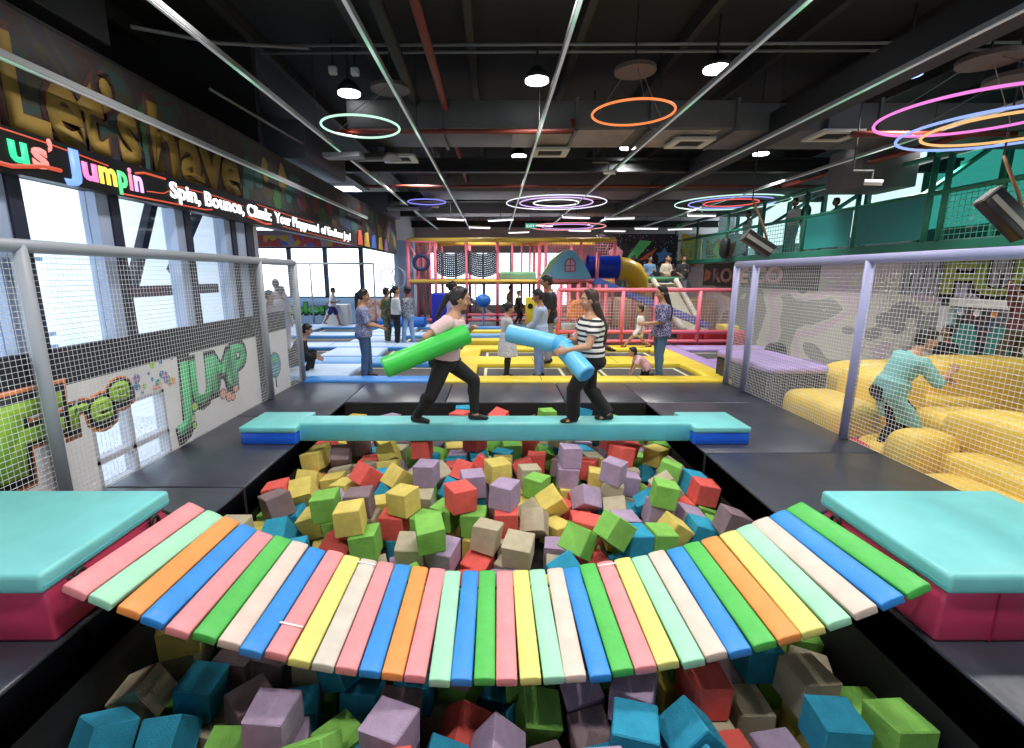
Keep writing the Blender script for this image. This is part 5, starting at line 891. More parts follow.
# hanging black box units
def unit(lbl, x, y, z, L, ry, w=.28):
    t = thing('hanging_speaker', lbl, 'speaker', (x,y,z)); M = Matrix.Rotation(ry, 3, 'Y') @ Matrix.Rotation(-.25, 3, 'Z')
    MB().obox((x,y,z), M, (L/2,.09,w/2)).build('cabinet', mat('unit_black', (.012,.012,.012), .4), t, bevel=.02)
    MB().obox(V3((x,y,z))+M @ V3((0,-.095,-.02)), M, (L/2*.92,.006,.035)).build('grille_strip', mat('unit_strip', (.3,.3,.27), .5), t)
    MB().obox(V3((x,y,z))+M @ V3((-L/2-.01,0,0)), M, (.012,.09,w/2)).build('end_cap', mat('unit_cap', (.25,.25,.25), .5), t)
    p = V3((x,y,z))+M @ V3((L*.2,.02,w/2)); MB().tube([p, p+V3((-.1,0,.25)), p+V3((-.3,.1,.75))], .02, 8).build('bracket', wood, t, smooth=True); MB().tube([p+V3((-.3,.1,.75)), (p.x-.3,p.y+.1,5.29)], .012, 6).build('stem', darkmetal, t)
unit('near black tilted speaker bar on a brown bracket over the yellow inflatable', 6.62, 6.5, 2.62, .68, .86)
unit('far black tilted speaker bar hung before the green balcony', 4.78, 9.0, 2.42, .56, .62, .22)
# black boxed trampoline with lilac rim
t = thing('raised_trampoline', 'black net-sided raised trampoline with a lilac rim beside the lilac fence', 'trampoline', (4.9,8.2,0))
MB().box((4.2,7.25,-.5),(5.15,9.0,.38)).build('skirt', mat('skirt_black', (.02,.02,.025), .7), t, bevel=.05); MB().sbox((4.68,8.12,.42), (.52,.93,.06), 8, 36, 10).build('rim', purplepad, t, smooth=True)
hnet(t, 4.2, 5.15, 7.23, -.45, .35, mat('skirt_net', (.3,.3,.34), .8), 22, 0, 'net', .004)
# inflatable
t = thing('inflatable_course', 'bright yellow inflatable obstacle course with puffy walls and rolls', 'inflatable', (6.5,6,-.5))
def puff(c, h, m=inflyellow, e=4.5, nm='roll', rot=0.): MB().sbox(c, h, e, 36, 18, Matrix.Rotation(rot,3,'Z')).build(nm, m, t, smooth=True)
MB().box((4.2,1.9,-.5),(8.3,7.2,-.42)).build('base', inflyellow, t, bevel=.03)
puff((6.6,7.75,-.02), (1.15,.35,.5), nm='back_wall'); puff((5.55,6.75,.0), (.42,.42,.55), nm='side_wall'); puff((7.5,7.3,.05), (.95,.38,.58), nm='back_wall', rot=-.12)
puff((6.6,7.15,-.22), (1.0,.3,.3), nm='step'); puff((4.75,6.6,-.15), (.40,.6,.36), nm='side_wall')
puff((4.75,5.95,-.38), (.4,.32,.16), inflpink, nm='pink_step')
puff((5.35,3.9,.10), (.36,1.3,.38), e=5, nm='roll', rot=.10); puff((4.86,3.5,-.12), (.26,1.25,.25), e=5, nm='roll', rot=.06); puff((4.45,3.3,-.26), (.26,1.3,.22), e=5, nm='roll', rot=.03)
puff((4.55,4.86,-.15), (.32,.20,.40), e=4, nm='corner_block', rot=.1); puff((5.15,5.75,-.34), (.5,.35,.20), nm='seat', e=3); puff((6.1,5.6,-.2), (.5,.9,.35), nm='step', e=4)
puff((7.6,4.6,.0), (.7,1.6,.5), nm='end_wall')
# cafe table and black bag behind
tag(MB().sbox((6.2,10.5,.1), (.22,.16,.3), 3).build('bag', mat('bag_black', (.02,.02,.022), .6), smooth=True), 'black bag standing behind the lilac trampoline rim', 'bag')

# ------------------------------------------------------------------ people
skin = mat('skin', (.50,.27,.17), .55); skind = mat('skin_brown', (.33,.16,.09), .55)
hairm = mat('hair_black', (.012,.009,.008), .45); hairb = mat('hair_dark_brown', (.035,.016,.011), .45)
eyew = mat('eye_white', (.8,.8,.78), .3); eyed = mat('eye_dark', (.015,.01,.008), .3); lipm = mat('lip_rose', (.45,.12,.11), .5)
blackcloth = mat('black_cotton', (.010,.010,.012), .85); shoe_b = mat('shoe_black', (.012,.012,.013), .6)
def rotY(a): return Matrix.Rotation(a, 3, 'Y')
def rotZ(a): return Matrix.Rotation(a, 3, 'Z')
def ik(a, t, l1, l2, pole):
    a = V3(a); t = V3(t); d = t-a; L = min(d.length, (l1+l2)*.999); d.normalize(); t = a+d*L
    x = (l1*l1-l2*l2+L*L)/(2*L); h = math.sqrt(max(0, l1*l1-x*x)); p = V3(pole); p = (p-d*p.dot(d))
    p = p.normalized() if p.length > 1e-4 else V3((1,0,0))
    return a+d*x+p*h, t
def human(lbl, loc, face, H=1.6, pel=(0,0,.893), lean=0., twist=0., feet=((0,.09,0),(0,-.09,0)), fyaw=(.15,-.15), hands=(None,None), hdir=(0,0), w=1., build=1.,
          top=None, bottom=None, hair=None, shoes=shoe_b, sk=None, kpole=((1,.1,0),(1,-.1,0)), epole=((-.6,.4,-.6),(-.6,-.4,-.6)), vox=.011, group=None, extra=None, curl=.9, heads=1.0, roll=0., grip=(None,None)):
    sk = sk or skin; k = H/1.62
    t = thing('person', lbl, 'person', loc, face, group)
    def sc(m):
        m.v = [(a*k, b*k, c*k) for a, b, c in m.v]; return m
    P = V3(pel); R = rotY(lean) @ rotZ(twist); Rp = rotY(lean*.5)
    up = R @ V3((0,0,1)); fw = R @ V3((1,0,0)); lf = R @ V3((0,1,0))
    def sp(h, f=0.):   # along the spine, smoothly bending from pelvis to chest
        a = min(1, max(0, (h+.05)/.35)); u = (Rp @ V3((0,0,1))).lerp(up, a).normalized()
        return P + (Rp @ V3((0,0,1)))*min(h, .15) + up*max(0, h-.15) + fw*f
    tw = build
    prof = [(-.13,.105*w,.085),(-.07,.165*w,.115),(0,.172*w,.122),(.08,.150*w,.112),(.17,.128*w,.098),(.26,.142*w,.108),(.34,.160*w,.115),(.41,.163*w,.100),(.46,.120*w,.078),(.50,.062,.058),(.53,.052,.052)]
    def torso(m, g=0., lo=-9, hi=9, gz=None):
        rings = []
        for h, a, b in prof:
            if h < lo or h > hi: continue
            q = min(1, max(0, h/.3)); A = (Rp @ V3((0,1,0))).lerp(lf, q); B = (Rp @ V3((1,0,0))).lerp(fw, q)
            gg = g(h) if callable(g) else g
            rings.append((sp(h), A, B, a*tw+gg, b*tw+gg))
        return m.loft(rings, 22, 2.15)
    hips = [P+Rp @ V3((0,s*.088*w,-.03)) for s in (1,-1)]
    sh = [sp(.405)+lf*(s*.172*w*(.5+.5*tw)) for s in (1,-1)]
    legs = []
    for i in (0, 1):
        ank = V3(feet[i])+V3((0,0,.075)); kn, an = ik(hips[i], ank, .405, .385, kpole[i]); legs.append((hips[i], kn, an))
    arms = []
    for i in (0, 1):
        s = 1-2*i; h = hands[i]
        if h is None: h = sh[i]+V3((.03, s*.07, -.5))
        el, wr = ik(sh[i], h, .275, .245, epole[i]); arms.append((sh[i], el, wr))
    nb = sp(.49); hR = rotZ(hdir[1]) @ rotY(hdir[0]) @ Matrix.Rotation(roll, 3, 'X')
    hc = nb + up*.05 + hR @ V3((.022,0,.135))*heads
    HS = heads
    def hp(x, y, z): return hc + hR @ V3((x*HS, y*HS, z*HS))
    # ---- body, one continuous skin
    m = MB(); torso(m)
    m.rcone(nb-up*.05, hp(-.015,0,-.06), .056, .05)
    m.ell(hp(-.008,0,.018), (.100*HS,.077*HS,.105*HS), hR); m.ell(hp(.022,0,-.045), (.068*HS,.058*HS,.072*HS), hR); m.ell(hp(.058,0,-.092), (.026*HS,.03*HS,.022*HS), hR)
    m.rcone(hp(.086,0,.012), hp(.107,0,-.030), .010*HS, .0155*HS, 8); m.ell(hp(.080,.0,.035), (.018*HS,.05*HS,.016*HS), hR)
    for s in (1,-1): m.ell(hp(-.005,s*.078,-.008), (.022*HS,.010*HS,.032*HS), hR); m.ell(hp(.06,s*.04,-.03), (.03*HS,.025*HS,.028*HS), hR)
    for i, (a, b, c) in enumerate(legs):
        m.rcone(a, b, .088*tw, .056*tw); m.rcone(b, c, .055*tw, .036); m.ell(b.lerp(c,.3)-V3((.012,0,0)), (.05*tw,.048*tw,.10))
        fr = rotZ(fyaw[i]); m.rcone(c+V3((0,0,-.02)), c+fr @ V3((-.035,0,-.045)), .036, .03); m.rcone(c+fr @ V3((.01,0,-.03)), c+fr @ V3((.125,0,-.056)), .038, .022); m.rcone(c+fr @ V3((.07,.02,-.05)), c+fr @ V3((.14,-.01,-.058)), .026, .018)
    for i, (a, b, c) in enumerate(arms):
        s = 1-2*i
        m.rcone(a, b, .050*tw, .039*tw); m.rcone(b, c, .039*tw, .025); m.ell(a+V3((0,0,.0)), (.055*tw,)*3)
        d = (c-b).normalized(); gp = grip[i]
        pn = V3(gp) if gp is not None else V3((0,-s,0)).cross(d).cross(d)*-1
        if gp is None: pn = V3((0,-s*.8,-.3))
        pn = (pn-d*pn.dot(d)).normalized(); sd = d.cross(pn)*1.0       # palm normal, sideways
        hs = 1.0
        pc = c+d*.045; Mh = Matrix((d, sd, pn)).transposed(); m.ell(pc, (.056,.040,.017), Mh)
        for q in range(4):
            off = (q-1.5)*.0195; L = (.036,.043,.040,.030)[q]; r0 = .0095
            b0 = c+d*.085+sd*off; c1 = curl*(.55+.1*q); d1 = d*cos(c1*.6)+pn*sin(c1*.6); b1 = b0+d1*L; d2 = d*cos(c1*1.5)+pn*sin(c1*1.5); b2 = b1+d2*L*.8; d3 = d*cos(c1*2.3)+pn*sin(c1*2.3)
            m.rcone(b0-d*.02, b1, r0+.001, r0, 8); m.rcone(b1, b2, r0, r0-.001, 8); m.rcone(b2, b2+d3*L*.5, r0-.001, r0-.002, 8)
        ts = sd*(-1 if (sd.z < 0) == (i < 9) else 1)
        tb = c+d*.03+ts*.030; t1 = tb+(d*.7+ts*.7+pn*.3).normalized()*.038; m.rcone(c+d*.02+ts*.015, t1, .0145, .0115, 8); m.rcone(t1, t1+(d*.85+pn*.7).normalized()*.03, .0115, .009, 8)
    sc(m).build('body', sk, t, voxel=vox*.85, local=True)
    # ---- face
    e = MB()
    for s in (1,-1): e.ell(hp(.0785,s*.033,.012), (.008*HS,.0125*HS,.0055*HS), hR, 10, 7)
    sc(e).build('eyes', eyew, t, smooth=True, local=True)
    e = MB()
    for s in (1,-1): e.ell(hp(.0835,s*.034,.012), (.005*HS,.0055*HS,.0055*HS), hR, 8, 6)
    sc(e).build('irises', eyed, t, smooth=True, local=True)
    e = MB()
    for s in (1,-1): e.tube([hp(.085,s*.016,.034), hp(.088,s*.034,.040), hp(.074,s*.052,.034)], .004*HS, 6)
    sc(e).build('eyebrows', hair['mat'] if hair else hairm, t, smooth=True, local=True)
    e = MB().ell(hp(.084,0,-.060), (.010*HS,.023*HS,.005*HS), hR, 10, 6).ell(hp(.083,0,-.068), (.010*HS,.020*HS,.0055*HS), hR, 10, 6); sc(e).build('lips', lipm, t, smooth=True, local=True)
    # ---- hair
    if hair:
        hm = hair['mat']; st = hair.get('style', 'short'); m = MB()
        m.ell(hp(-.022,0,.034), (.101*HS,.087*HS,.106*HS), hR); m.ell(hp(-.045,0,-.01), (.075*HS,.080*HS,.085*HS), hR)
        if st != 'short':
            for s in (1,-1): m.rcone(hp(.030,s*.045,.105), hp(-.02,s*.083,.0), .022*HS, .016*HS)
        else: m.ell(hp(.03,0,.098), (.055*HS,.06*HS,.03*HS), hR)
        def hang(pts, rs):
            for (a, b), (ra, rb) in zip(zip(pts, pts[1:]), zip(rs, rs[1:])): m.rcone(a, b, ra, rb)
        bk = -V3((fw.x,fw.y,0)); pd = hair.get('sweep', .02)
        if st == 'pony':
            hang([hp(-.10,0,.04), hp(-.145,0,.0), hp(-.145,0,.0)+bk*pd*.4-V3((0,0,.10)), hp(-.145,0,.0)+bk*pd*.85-V3((0,0,.23)), hp(-.145,0,.0)+bk*pd-V3((0,0,.36))], [.034,.037,.033,.025,.009])
        if st == 'bun': m.ell(hp(-.125,0,.03), (.045,.045,.045))
        if st == 'long':
            a = hp(-.06,0,-.05); q = sp(.36, -.125*tw); z = sp(.20, -.125*tw)
            for s in (.045,0,-.045):
                o = lf*s; hang([a+o*1.2, q+o*1.1, z+o*.8, sp(.10,-.125*tw)+o*.4], [.05,.042,.036,.012])
        sc(m).build('hair', hm, t, voxel=vox*.9, local=True)
    # ---- trousers / skirt
    if bottom:
        g = bottom.get('loose', .012); fl = bottom.get('flare', 0.); ln = bottom.get('length', 1.); m = MB()
        torso(m, g, -.2, bottom.get('rise', .09))
        for i, (a, b, c) in enumerate(legs):
            m.rcone(a, b, .090*tw+g, .057*tw+g*1.1) if ln >= .5 else m.rcone(a, a.lerp(b, ln*2), .090*tw+g*1.3, .072*tw+g*1.5)
            if ln > .5:
                e_ = b.lerp(c, min(1.06, (ln-.5)*2)); rr_ = .042+g*.7+fl
                m.rcone(b, b.lerp(e_,.5), .057*tw+g*1.1, (.057*tw+rr_)/2+g*.6); m.tube([b.lerp(e_,.45), b.lerp(e_,.5), e_], [(.057*tw+rr_)/2, (.057*tw+rr_)/2+g*.6, rr_], 14)
                m.ell(b.lerp(c,.3)-V3((.012,0,0)), (.05*tw+g,.05*tw+g,.11))
        m.ell(P+Rp @ V3((-.06,0,-.05)), (.10*tw+g,.15*w*tw+g,.10+g))
        sc(m).build('trousers', bottom['mat'], t, voxel=vox, local=True)
    # ---- shirt / dress
    if top:
        g = top.get('loose', .014); hem = top.get('hem', -.02); sl = top.get('sleeve', .45); m = MB()
        torso(m, (lambda h: g+max(0, .02-h*.03)*.6), min(hem+.02, .05), .47)
        if hem < .03:
            rings = []; fl = top.get('flare', .03); n = 6
            mid = (legs[0][1]+legs[1][1])/2
            for q in range(n+1):
                h = .12+(hem-.12)*q/n; c = sp(h) if h > -.1 else sp(-.1).lerp(V3((mid.x,mid.y,(P.z+h))), min(1,(-.1-h)/.35)); 
                a = .172*w*tw+g+fl*max(0, -h+.1); b = .128*tw+g+fl*max(0,-h+.1)
                rings.append((c, V3((0,1,0)), Rp @ V3((1,0,0)), a, b))
            m.loft(rings, 22, 2.1)
        for i, (a, b, c) in enumerate(arms):
            m.ell(a, (.062*tw+g*.5,)*3)
            if sl <= .5: m.tube([a, a.lerp(b,.3), a.lerp(b, sl*2)], [.056*tw+g, .056*tw+g, .050*tw+g*1.3], 14)
            else:
                m.rcone(a, b, .054*tw+g, .043*tw+g); e_ = b.lerp(c, (sl-.5)*2); m.tube([b, b.lerp(e_,.2), e_], [.042*tw+g, .043*tw+g, .032+g], 14)
        # neckline ring
        m.tube([sp(.45), sp(.49)], [.105*w, .066], 16)
        sc(m).build('shirt' if hem > -.3 else 'dress', top['mat'], t, voxel=vox, local=True)
    if shoes:
        for i, (a, b, c) in enumerate(legs):
            fr = rotZ(fyaw[i]); m = MB(); m.rcone(c+fr @ V3((-.035,0,-.03)), c+fr @ V3((-.04,0,-.045)), .040, .032); m.rcone(c+fr @ V3((0,0,-.035)), c+fr @ V3((.14,0,-.053)), .041, .026); m.rcone(c+fr @ V3((.06,.012,-.05)), c+fr @ V3((.14,-.008,-.055)), .032, .024)
            zmin = min(p[2] for p in m.v); sc(m); o = m.build('shoe', shoes, t, voxel=vox, local=True)
    if extra: extra(t, dict(arms=arms, legs=legs, hp=hp, sp=sp, k=k, up=up, fw=fw, lf=lf))
    return t

def patt(name, base, spots, scale):   # printed cloth
    return ramp_mat(name, 'noise', scale, [(0, base), (.46, spots[0]), (.54, base), (.62, spots[-1])], .85)
pinkshirt = mat('shirt_pale_pink', (.72,.50,.52), .85, .05, 5., .1, 14.)
stripes = ramp_mat('shirt_stripes', 'wave', 5.4, [(0,(.02,.02,.03)),(.40,(.75,.73,.68))], .85)
jeans = mat('denim_blue', (.06,.12,.25), .85, .15, 8.); jeansl = mat('denim_light', (.25,.38,.6), .85, .1, 8.)

# the two players on the beam
ZB = .222
human('woman in pale pink top lunging forward on the beam with a green tube', (-.56,5.29,ZB), 0., 1.62, pel=(.0,0,.735), lean=.30, twist=-.25,
      feet=((.32,.05,0),(-.33,-.05,0)), fyaw=(-.05,-.3), hands=((.27,.02,1.02),(.05,-.20,.90)), hdir=(.22,-.1), w=1.02, build=1.12,
      top=dict(mat=pinkshirt, sleeve=.34, hem=.0, loose=.018), bottom=dict(mat=blackcloth, loose=.010), hair=dict(mat=hairm, style='pony', sweep=.16), vox=.0085, kpole=((1,.1,.2),(.35,-1,.1)),
      epole=((-.5,.6,-.6),(-.8,-.3,-.5)), grip=((.2,0,-1),(.5,.6,.2)), curl=1.0)
human('woman in black and white striped top and flared black trousers holding a bent blue tube', (1.09,5.29,ZB), pi, 1.50, pel=(.03,0,.805), lean=.02, twist=.1,
      feet=((.22,.05,0),(-.23,-.05,0)), kpole=((.8,.6,0),(.8,-.6,0)), fyaw=(.25,-.1), hands=((.36,.315,.93),(.38,-.03,1.0)), hdir=(.05,.12), w=1.12, build=1.2,
      top=dict(mat=stripes, sleeve=.27, hem=.02, loose=.014), bottom=dict(mat=blackcloth, loose=.014, flare=.035), hair=dict(mat=hairb, style='long'), vox=.0085,
      epole=((-.35,.35,-1),(-.4,-.5,-.8)), grip=((.1,-1,-.3),(.2,.6,-.6)), curl=1.0)
def foamtube(lbl, segs, m, nm='foam_tube', mend=None):
    t = thing(nm, lbl, 'foam tube', segs[0][0])
    for a, b, r in segs:
        a, b = V3(a), V3(b); d = (b-a).normalized(); n = 20
        MB().tube([a, a+d*.012, a.lerp(b,.25), a.lerp(b,.5)+V3((0,0,.004)), a.lerp(b,.75), b-d*.012, b], [r-.012, r, r*1.01, r, r*1.01, r, r-.012], 28).build('foam', m, t, bevel=0, smooth=True).data.set_sharp_from_angle(angle=radians(40))
        for e in (a-d*.002, b+d*.002): MB().tube([e-d*.002, e+d*.002], r-.016, 24).build('end_cap', mend or m, t)
    return t
foamtube('bright green padded tube held by the woman in pale pink', [((-1.13,4.80,.93),(-.29,5.08,1.25),.108)], mat('tube_green', (.04,.55,.07), .35, .1, 4., .2, 12.), mend=mat('tube_green_end', (.05,.62,.16), .4))
tb = foamtube('light blue padded tube bent in the middle, held by the striped woman', [((.14,5.40,1.22),(.76,5.20,1.10),.100), ((.73,5.19,1.10),(.95,4.86,.85),.104)], mat('tube_skyblue', (.13,.50,.80), .35, .1, 4., .2, 12.), mend=mat('tube_skyblue_end', (.03,.26,.66), .4))
MB().tube([(.67,5.235,1.125),(.79,5.14,1.06)], .107, 24).build('grip_band', mat('tube_band', (.05,.38,.75), .45), tb)

# people on the trampolines
human('woman in blue patterned shirt and jeans looking at her phone on the blue court', (-2.46,8.98,-.06), .1, 1.60, feet=((.05,.09,0),(-.02,-.09,0)), hands=((.30,.06,.98),(.31,-.06,.98)), hdir=(.15,0),
      top=dict(mat=patt('print_bluegrey', (.14,.2,.42), ((.45,.45,.6),(.25,.12,.25)), 28.), sleeve=.45, hem=-.12, loose=.02), bottom=dict(mat=jeans, loose=.014, flare=.01), hair=dict(mat=hairm, style='pony'),
      extra=lambda t, d: MB().box((.36,-.04,.97),(.46,.04,.985)).build('phone', shoe_b, t, local=True))
human('person in green camouflage clothes standing behind the woman in white top', (-3.06,13.6,-.06), .6, 1.5, top=dict(mat=patt('camo', (.10,.13,.06), ((.04,.06,.03),(.2,.2,.1)), 14.), sleeve=.5, hem=-.1, loose=.02), bottom=dict(mat=patt('camo_dark', (.12,.14,.08), ((.05,.06,.03),(.2,.18,.1)), 12.), loose=.02), hair=dict(mat=hairm), sk=skind)
human('woman in white top and black trousers with a long black ponytail', (-2.72,13.25,-.06), .4, 1.56, hands=((.25,.1,1.0),(.28,-.05,1.02)), top=dict(mat=mat('shirt_white', (.72,.72,.74), .85), sleeve=.6, hem=.0), bottom=dict(mat=blackcloth), hair=dict(mat=hairm, style='pony'), sk=skin)
human('person in checked jacket and light jeans facing the woman in white top', (-2.40,13.3,-.06), pi-.5, 1.55, feet=((.1,.12,0),(-.1,-.1,0)), hands=((.25,.08,.95),(.26,-.08,.95)), top=dict(mat=patt('check', (.3,.33,.42), ((.06,.07,.1),(.55,.55,.6)), 22.), sleeve=.9, hem=-.1, loose=.02), bottom=dict(mat=jeansl), hair=dict(mat=hairm, style='bun'), sk=skind)
human('boy in white shirt and navy shorts running across the far blue court', (-5.95,17.7,.03), .1, 1.36, pel=(0,0,.85), lean=.12, feet=((-.42,.08,.06),(.28,-.08,.02)), hands=((-.22,.22,.98),(.25,-.2,1.05)), top=dict(mat=MATS['shirt_white'], sleeve=.35, hem=-.06, loose=.02), bottom=dict(mat=mat('shorts_navy', (.03,.03,.16), .85), length=.36, loose=.025), hair=dict(mat=hairm), sk=skind, shoes=None)
human('woman in lilac top and dark jeans standing behind the pink-shirted player', (-.92,10.5,.03), .2, 1.63, top=dict(mat=mat('shirt_lilac', (.5,.4,.62), .85), sleeve=.35, hem=-.05), bottom=dict(mat=mat('denim_navy', (.02,.03,.07), .85)), hair=dict(mat=hairm, style='bun'), sk=skind)
human('girl in pale speckled dress with dark sleeves standing on the yellow court', (.22,8.98,-.06), .1, 1.36, hands=((.33,.12,1.0),(.34,-.06,.98)), hdir=(.25,0), top=dict(mat=patt('dress_print', (.6,.6,.64), ((.3,.32,.42),(.66,.64,.66)), 34.), sleeve=.8, hem=-.42, flare=.16, loose=.02), bottom=dict(mat=blackcloth, loose=.006), hair=dict(mat=hairm, style='bun'), heads=1.08)
human('man in pale blue shirt and blue jeans looking down on the yellow court', (.85,9.0,-.06), pi-.1, 1.60, feet=((.03,.11,0),(-.03,-.11,0)), hands=((.30,.05,.92),(.28,-.05,.92)), hdir=(.3,0), w=1.06, top=dict(mat=mat('shirt_paleblue', (.42,.52,.72), .85, .08, 6.), sleeve=.85, hem=-.12, loose=.022), bottom=dict(mat=mat('denim_mid', (.15,.23,.48), .85, .12, 8.), loose=.02), hair=dict(mat=hairm), sk=skind)
human('tall man in black shirt and grey trousers standing behind the pale blue shirt', (1.13,10.05,.03), pi-.3, 1.76, hdir=(.3,.2), w=1.1, top=dict(mat=mat('shirt_black', (.012,.012,.013), .8), sleeve=.45, hem=-.12, loose=.025), bottom=dict(mat=mat('trouser_grey', (.28,.3,.38), .85), loose=.016), hair=dict(mat=hairm), sk=skind)
human('woman in navy floral top and blue jeans with long black hair', (3.13,9.0,-.06), pi+.05, 1.66, feet=((.02,.09,0),(-.03,-.09,0)), hands=((.33,.1,1.02),(.10,-.16,.85)), hdir=(.2,0), top=dict(mat=patt('floral', (.03,.03,.12), ((.45,.42,.6),(.10,.08,.3)), 26.), sleeve=.5, hem=-.16, flare=.1, loose=.02), bottom=dict(mat=mat('denim_teal', (.07,.15,.27), .85)), hair=dict(mat=hairm, style='long'))
human('child in white shirt stepping wide with bare legs on the yellow pad', (3.72,12.3,.03), pi-.1, 1.12, pel=(0,0,.70), feet=((.55,.1,0),(-.42,-.1,0)), top=dict(mat=MATS['shirt_white'], sleeve=.4, hem=-.08), bottom=dict(mat=MATS['shirt_white'], length=.3, loose=.02), hair=dict(mat=hairm), heads=1.2)
human('small child in pink crawling on the grey trampoline', (2.75,9.1,-.06), pi, .95, pel=(-.28,0,.34), lean=1.12, feet=((-.62,.1,-.04),(-.55,-.12,-.04)), kpole=((1,0,-1),(1,0,-1)), hands=((.28,.2,.06),(.20,-.2,.06)), epole=((-.2,.3,1),(-.2,-.3,1)), hdir=(.1,0), top=dict(mat=mat('baby_pink', (.75,.45,.55), .85), sleeve=.3, hem=-.2, loose=.03), bottom=dict(mat=blackcloth, length=.9), hair=dict(mat=hairm), heads=1.3)
human('person in pale pink top sitting on the yellow pad behind the striped woman', (2.2,11.6,.03), 0.2, 1.5, pel=(0,0,.12), lean=-.3, feet=((.70,.1,.0),(.66,-.1,.0)), hands=((-.2,.3,.1),(-.2,-.3,.1)), top=dict(mat=MATS['baby_pink'], sleeve=.4, hem=-.05), bottom=dict(mat=mat('legging_brown', (.10,.05,.05), .8)), hair=dict(mat=hairm, style='long'))
human('child in black climbing beside the yellow foam panel', (.85,18.6,.0), -.2, 1.30, pel=(0,0,.80), lean=.15, feet=((.1,.1,0),(-.1,-.1,0)), hands=((.38,.1,.82),(.36,-.1,.76)), top=dict(mat=MATS['shirt_black'], sleeve=.95, hem=-.05), bottom=dict(mat=blackcloth), hair=dict(mat=hairm))
human('person in grey behind the child in black at the playground', (.62,19.9,0), -.5, 1.38, top=dict(mat=mat('shirt_tan', (.45,.38,.28), .85), sleeve=.5), bottom=dict(mat=MATS['trouser_grey']), hair=dict(mat=hairm))
human('person in black crouching behind the end post of the grey net fence', (-3.78,9.3,-.06), .3, 1.5, pel=(-.15,0,.33), lean=.5, feet=((.15,.12,0),(.05,-.12,0)), hands=((.30,.12,.35),(.30,-.12,.35)), hdir=(.3,0), top=dict(mat=MATS['shirt_black'], sleeve=.95), bottom=dict(mat=blackcloth), hair=dict(mat=hairm))
for i, (x, y, h, c, l) in enumerate(((-4.75,10.2,1.45,(.6,.55,.62),'nearest the mural wall end'),(-5.1,11.6,1.5,(.7,.62,.66),'in the middle'),(-5.75,12.8,1.65,(.55,.42,.55),'tallest of the three'))):
    human('person in pale clothes seen through the grey net fence, %s' % l, (x,y,.03), .2+i, h, top=dict(mat=mat('pale_cloth_%d' % i, c, .85), sleeve=.5, hem=-.3 if i == 1 else -.1), bottom=dict(mat=mat('pale_trouser_%d' % i, tuple(q*.9 for q in c), .85)), hair=dict(mat=hairm, style='bun' if i else 'short'), group='people behind the grey net fence')
# on the inflatable
human('man in teal tunic and black trousers pushing against a yellow inflatable roll', (4.93,5.8,-.40), -.25, 1.66, pel=(-.02,0,.85), lean=.48, twist=.15, feet=((.12,.1,.12),(-.12,-.12,0)), hands=((.60,.16,.98),(.50,-.12,1.12)), hdir=(.35,-.1), w=1.08, build=1.06,
      epole=((-.2,.5,-.8),(-.3,-.5,-.9)), top=dict(mat=mat('tunic_teal', (.22,.52,.50), .85, .06, 6.), sleeve=.55, hem=-.42, flare=.10, loose=.022), bottom=dict(mat=blackcloth, loose=.022), hair=dict(mat=hairm), vox=.0095)
human('boy standing behind the yellow inflatable wall in front of the doorway', (8.0,8.45,-.5), pi, 1.42, top=dict(mat=MATS['shirt_black'], sleeve=.45), bottom=dict(mat=blackcloth), hair=dict(mat=hairm), sk=skind)
human('child in maroon hanging against the green painted wall corner', (8.05,7.35,.25), pi/2, 1.45, lean=.1, feet=((.0,.1,.05),(-.15,-.1,.12)), hands=((.2,.12,1.65),(.25,-.12,1.6)), top=dict(mat=mat('maroon', (.12,.03,.04), .85), sleeve=.9), bottom=dict(mat=mat('olive_dark', (.09,.07,.05), .85)), hair=dict(mat=hairm), sk=skind)
# viewing platform and balcony
vp = (((5.3,18.9),(.55,.6,.65),'pony',pi/2,'in grey top with dark ponytail at the rail'),((6.0,19.1),(.2,.35,.6),'short',-pi/2,'in blue top at the rail'),((6.55,18.8),(.7,.62,.5),'long',-1.2,'in cream top leaning by the slide'),((7.25,18.9),(.04,.04,.05),'short',-1.8,'in black shirt beside the rope mural'),((7.0,19.8),(.1,.09,.1),'bun',-1.4,'in dark top at the back of the group'))
for (x, y), c, st, f, l in vp:
    human('person %s on the viewing platform' % l, (x,y,.95), f, 1.58, hands=((.25,.1,1.1),(.2,-.15,.95)), top=dict(mat=mat('top_'+l.split()[1]+l.split()[-1], c, .85), sleeve=.5), bottom=dict(mat=jeans if c[0] > .1 else MATS['trouser_grey']), hair=dict(mat=hairm, style=st), vox=.014)
for (x, y), c, f, l in (((8.8,17.4),(.75,.72,.66),pi,'white shirt nearest the black bag'),((8.6,13.9),(.03,.03,.04),2.6,'black top standing'),((8.9,12.9),(.7,.68,.6),2.9,'cream shirt bending'),((8.7,14.6),(.72,.7,.66),3.4,'white shirt beside the one in black')):
    human('person in %s on the green balcony' % l, (x,y,2.465), f, 1.3 if 'bend' in l else 1.5, lean=.4 if 'bend' in l else 0, hands=((.28,.1,1.0),(.28,-.1,1.0)), top=dict(mat=mat('btop_'+l.replace(' ','_'), c, .85), sleeve=.45), bottom=dict(mat=MATS['trouser_grey']), hair=dict(mat=hairm), vox=.014, sk=skind)
tag(MB().sbox((7.7,16.6,2.75), (.12,.28,.34), 2.6).tube([(7.7,16.6,3.0),(7.75,16.6,3.2),(7.9,16.6,3.3)], .02, 6).build('backpack', mat('backpack_black', (.015,.015,.017), .7), smooth=True), 'black backpack hung on the balcony rail above the rope lettering', 'bag')

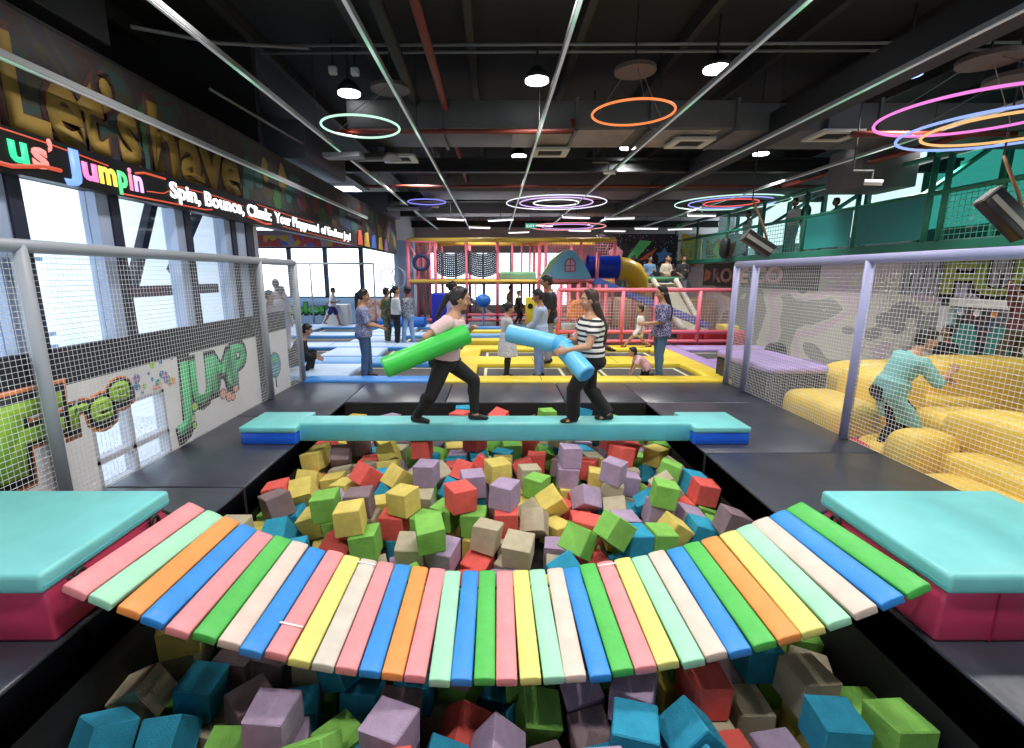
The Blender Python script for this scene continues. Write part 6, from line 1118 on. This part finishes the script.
# ------------------------------------------------------------------ camera, light, world
cam = bpy.data.cameras.new('camera'); co = bpy.data.objects.new('camera', cam); COL.objects.link(co); SC.camera = co
cam.sensor_fit = 'HORIZONTAL'; cam.sensor_width = 36; cam.lens = 36*480/1024; cam.shift_x = 17/1024
cam.clip_start = .05; cam.clip_end = 200
co.location = (0,0,1.86); co.rotation_euler = (pi/2-math.atan(99/480), 0, 0)
w = bpy.data.worlds.new('world'); SC.world = w; w.use_nodes = True
bg = w.node_tree.nodes['Background']; bg.inputs['Color'].default_value = (.86,.93,1,1); bg.inputs['Strength'].default_value = 4.0
def spot(x, y, z, e, size=2.35, blend=.7, col=(1,.97,.93), r=.12):
    l = bpy.data.lights.new('downlight_and_fill_beam', 'SPOT'); l.energy = e; l.spot_size = size; l.spot_blend = blend; l.color = col; l.shadow_soft_size = r
    o = bpy.data.objects.new('downlight_and_fill_beam', l); COL.objects.link(o); o.location = (x, y, z); return o
LIGHTS = [(-2.3,8.2),(.6,7.7),(3.0,7.3),(.57,12.2),(2.95,11.45),(1.5,16.7),(3.0,15.6),(-2.2,13),(-2,17),(6.2,12),(6.5,17),(-7,12),(-7,17),
          (-1.9,1.2),(.6,1.0),(2.6,1.2),(-2.2,4.4),(.4,4.2),(2.9,4.2),(5.8,4.0),(6,7.5),(8.5,10),(-.8,20),(4,20)]
for x, y in LIGHTS: spot(x, y, 4.5 if not 8 < y < 8.4 else 4.1, 260 if y < 10 else 420)
spot(7.2,10.2,4.4,300)  # added fill spot to brighten the right wall, no fitting here
spot(9.6,8.4,2.25,60)  # added fill spot to brighten the room behind the doorway, no fitting
SC.view_settings.view_transform = 'Standard'; SC.view_settings.look = 'None'; SC.view_settings.gamma = 1; SC.view_settings.use_curve_mapping = False
SC.view_settings.exposure = 0.
SC.cycles.use_denoising = True; SC.cycles.max_bounces = 6; SC.cycles.diffuse_bounces = 3; SC.cycles.glossy_bounces = 3; SC.cycles.transmission_bounces = 4; SC.cycles.transparent_max_bounces = 16
SC.cycles.sample_clamp_indirect = 4; SC.cycles.caustics_reflective = False; SC.cycles.caustics_refractive = False
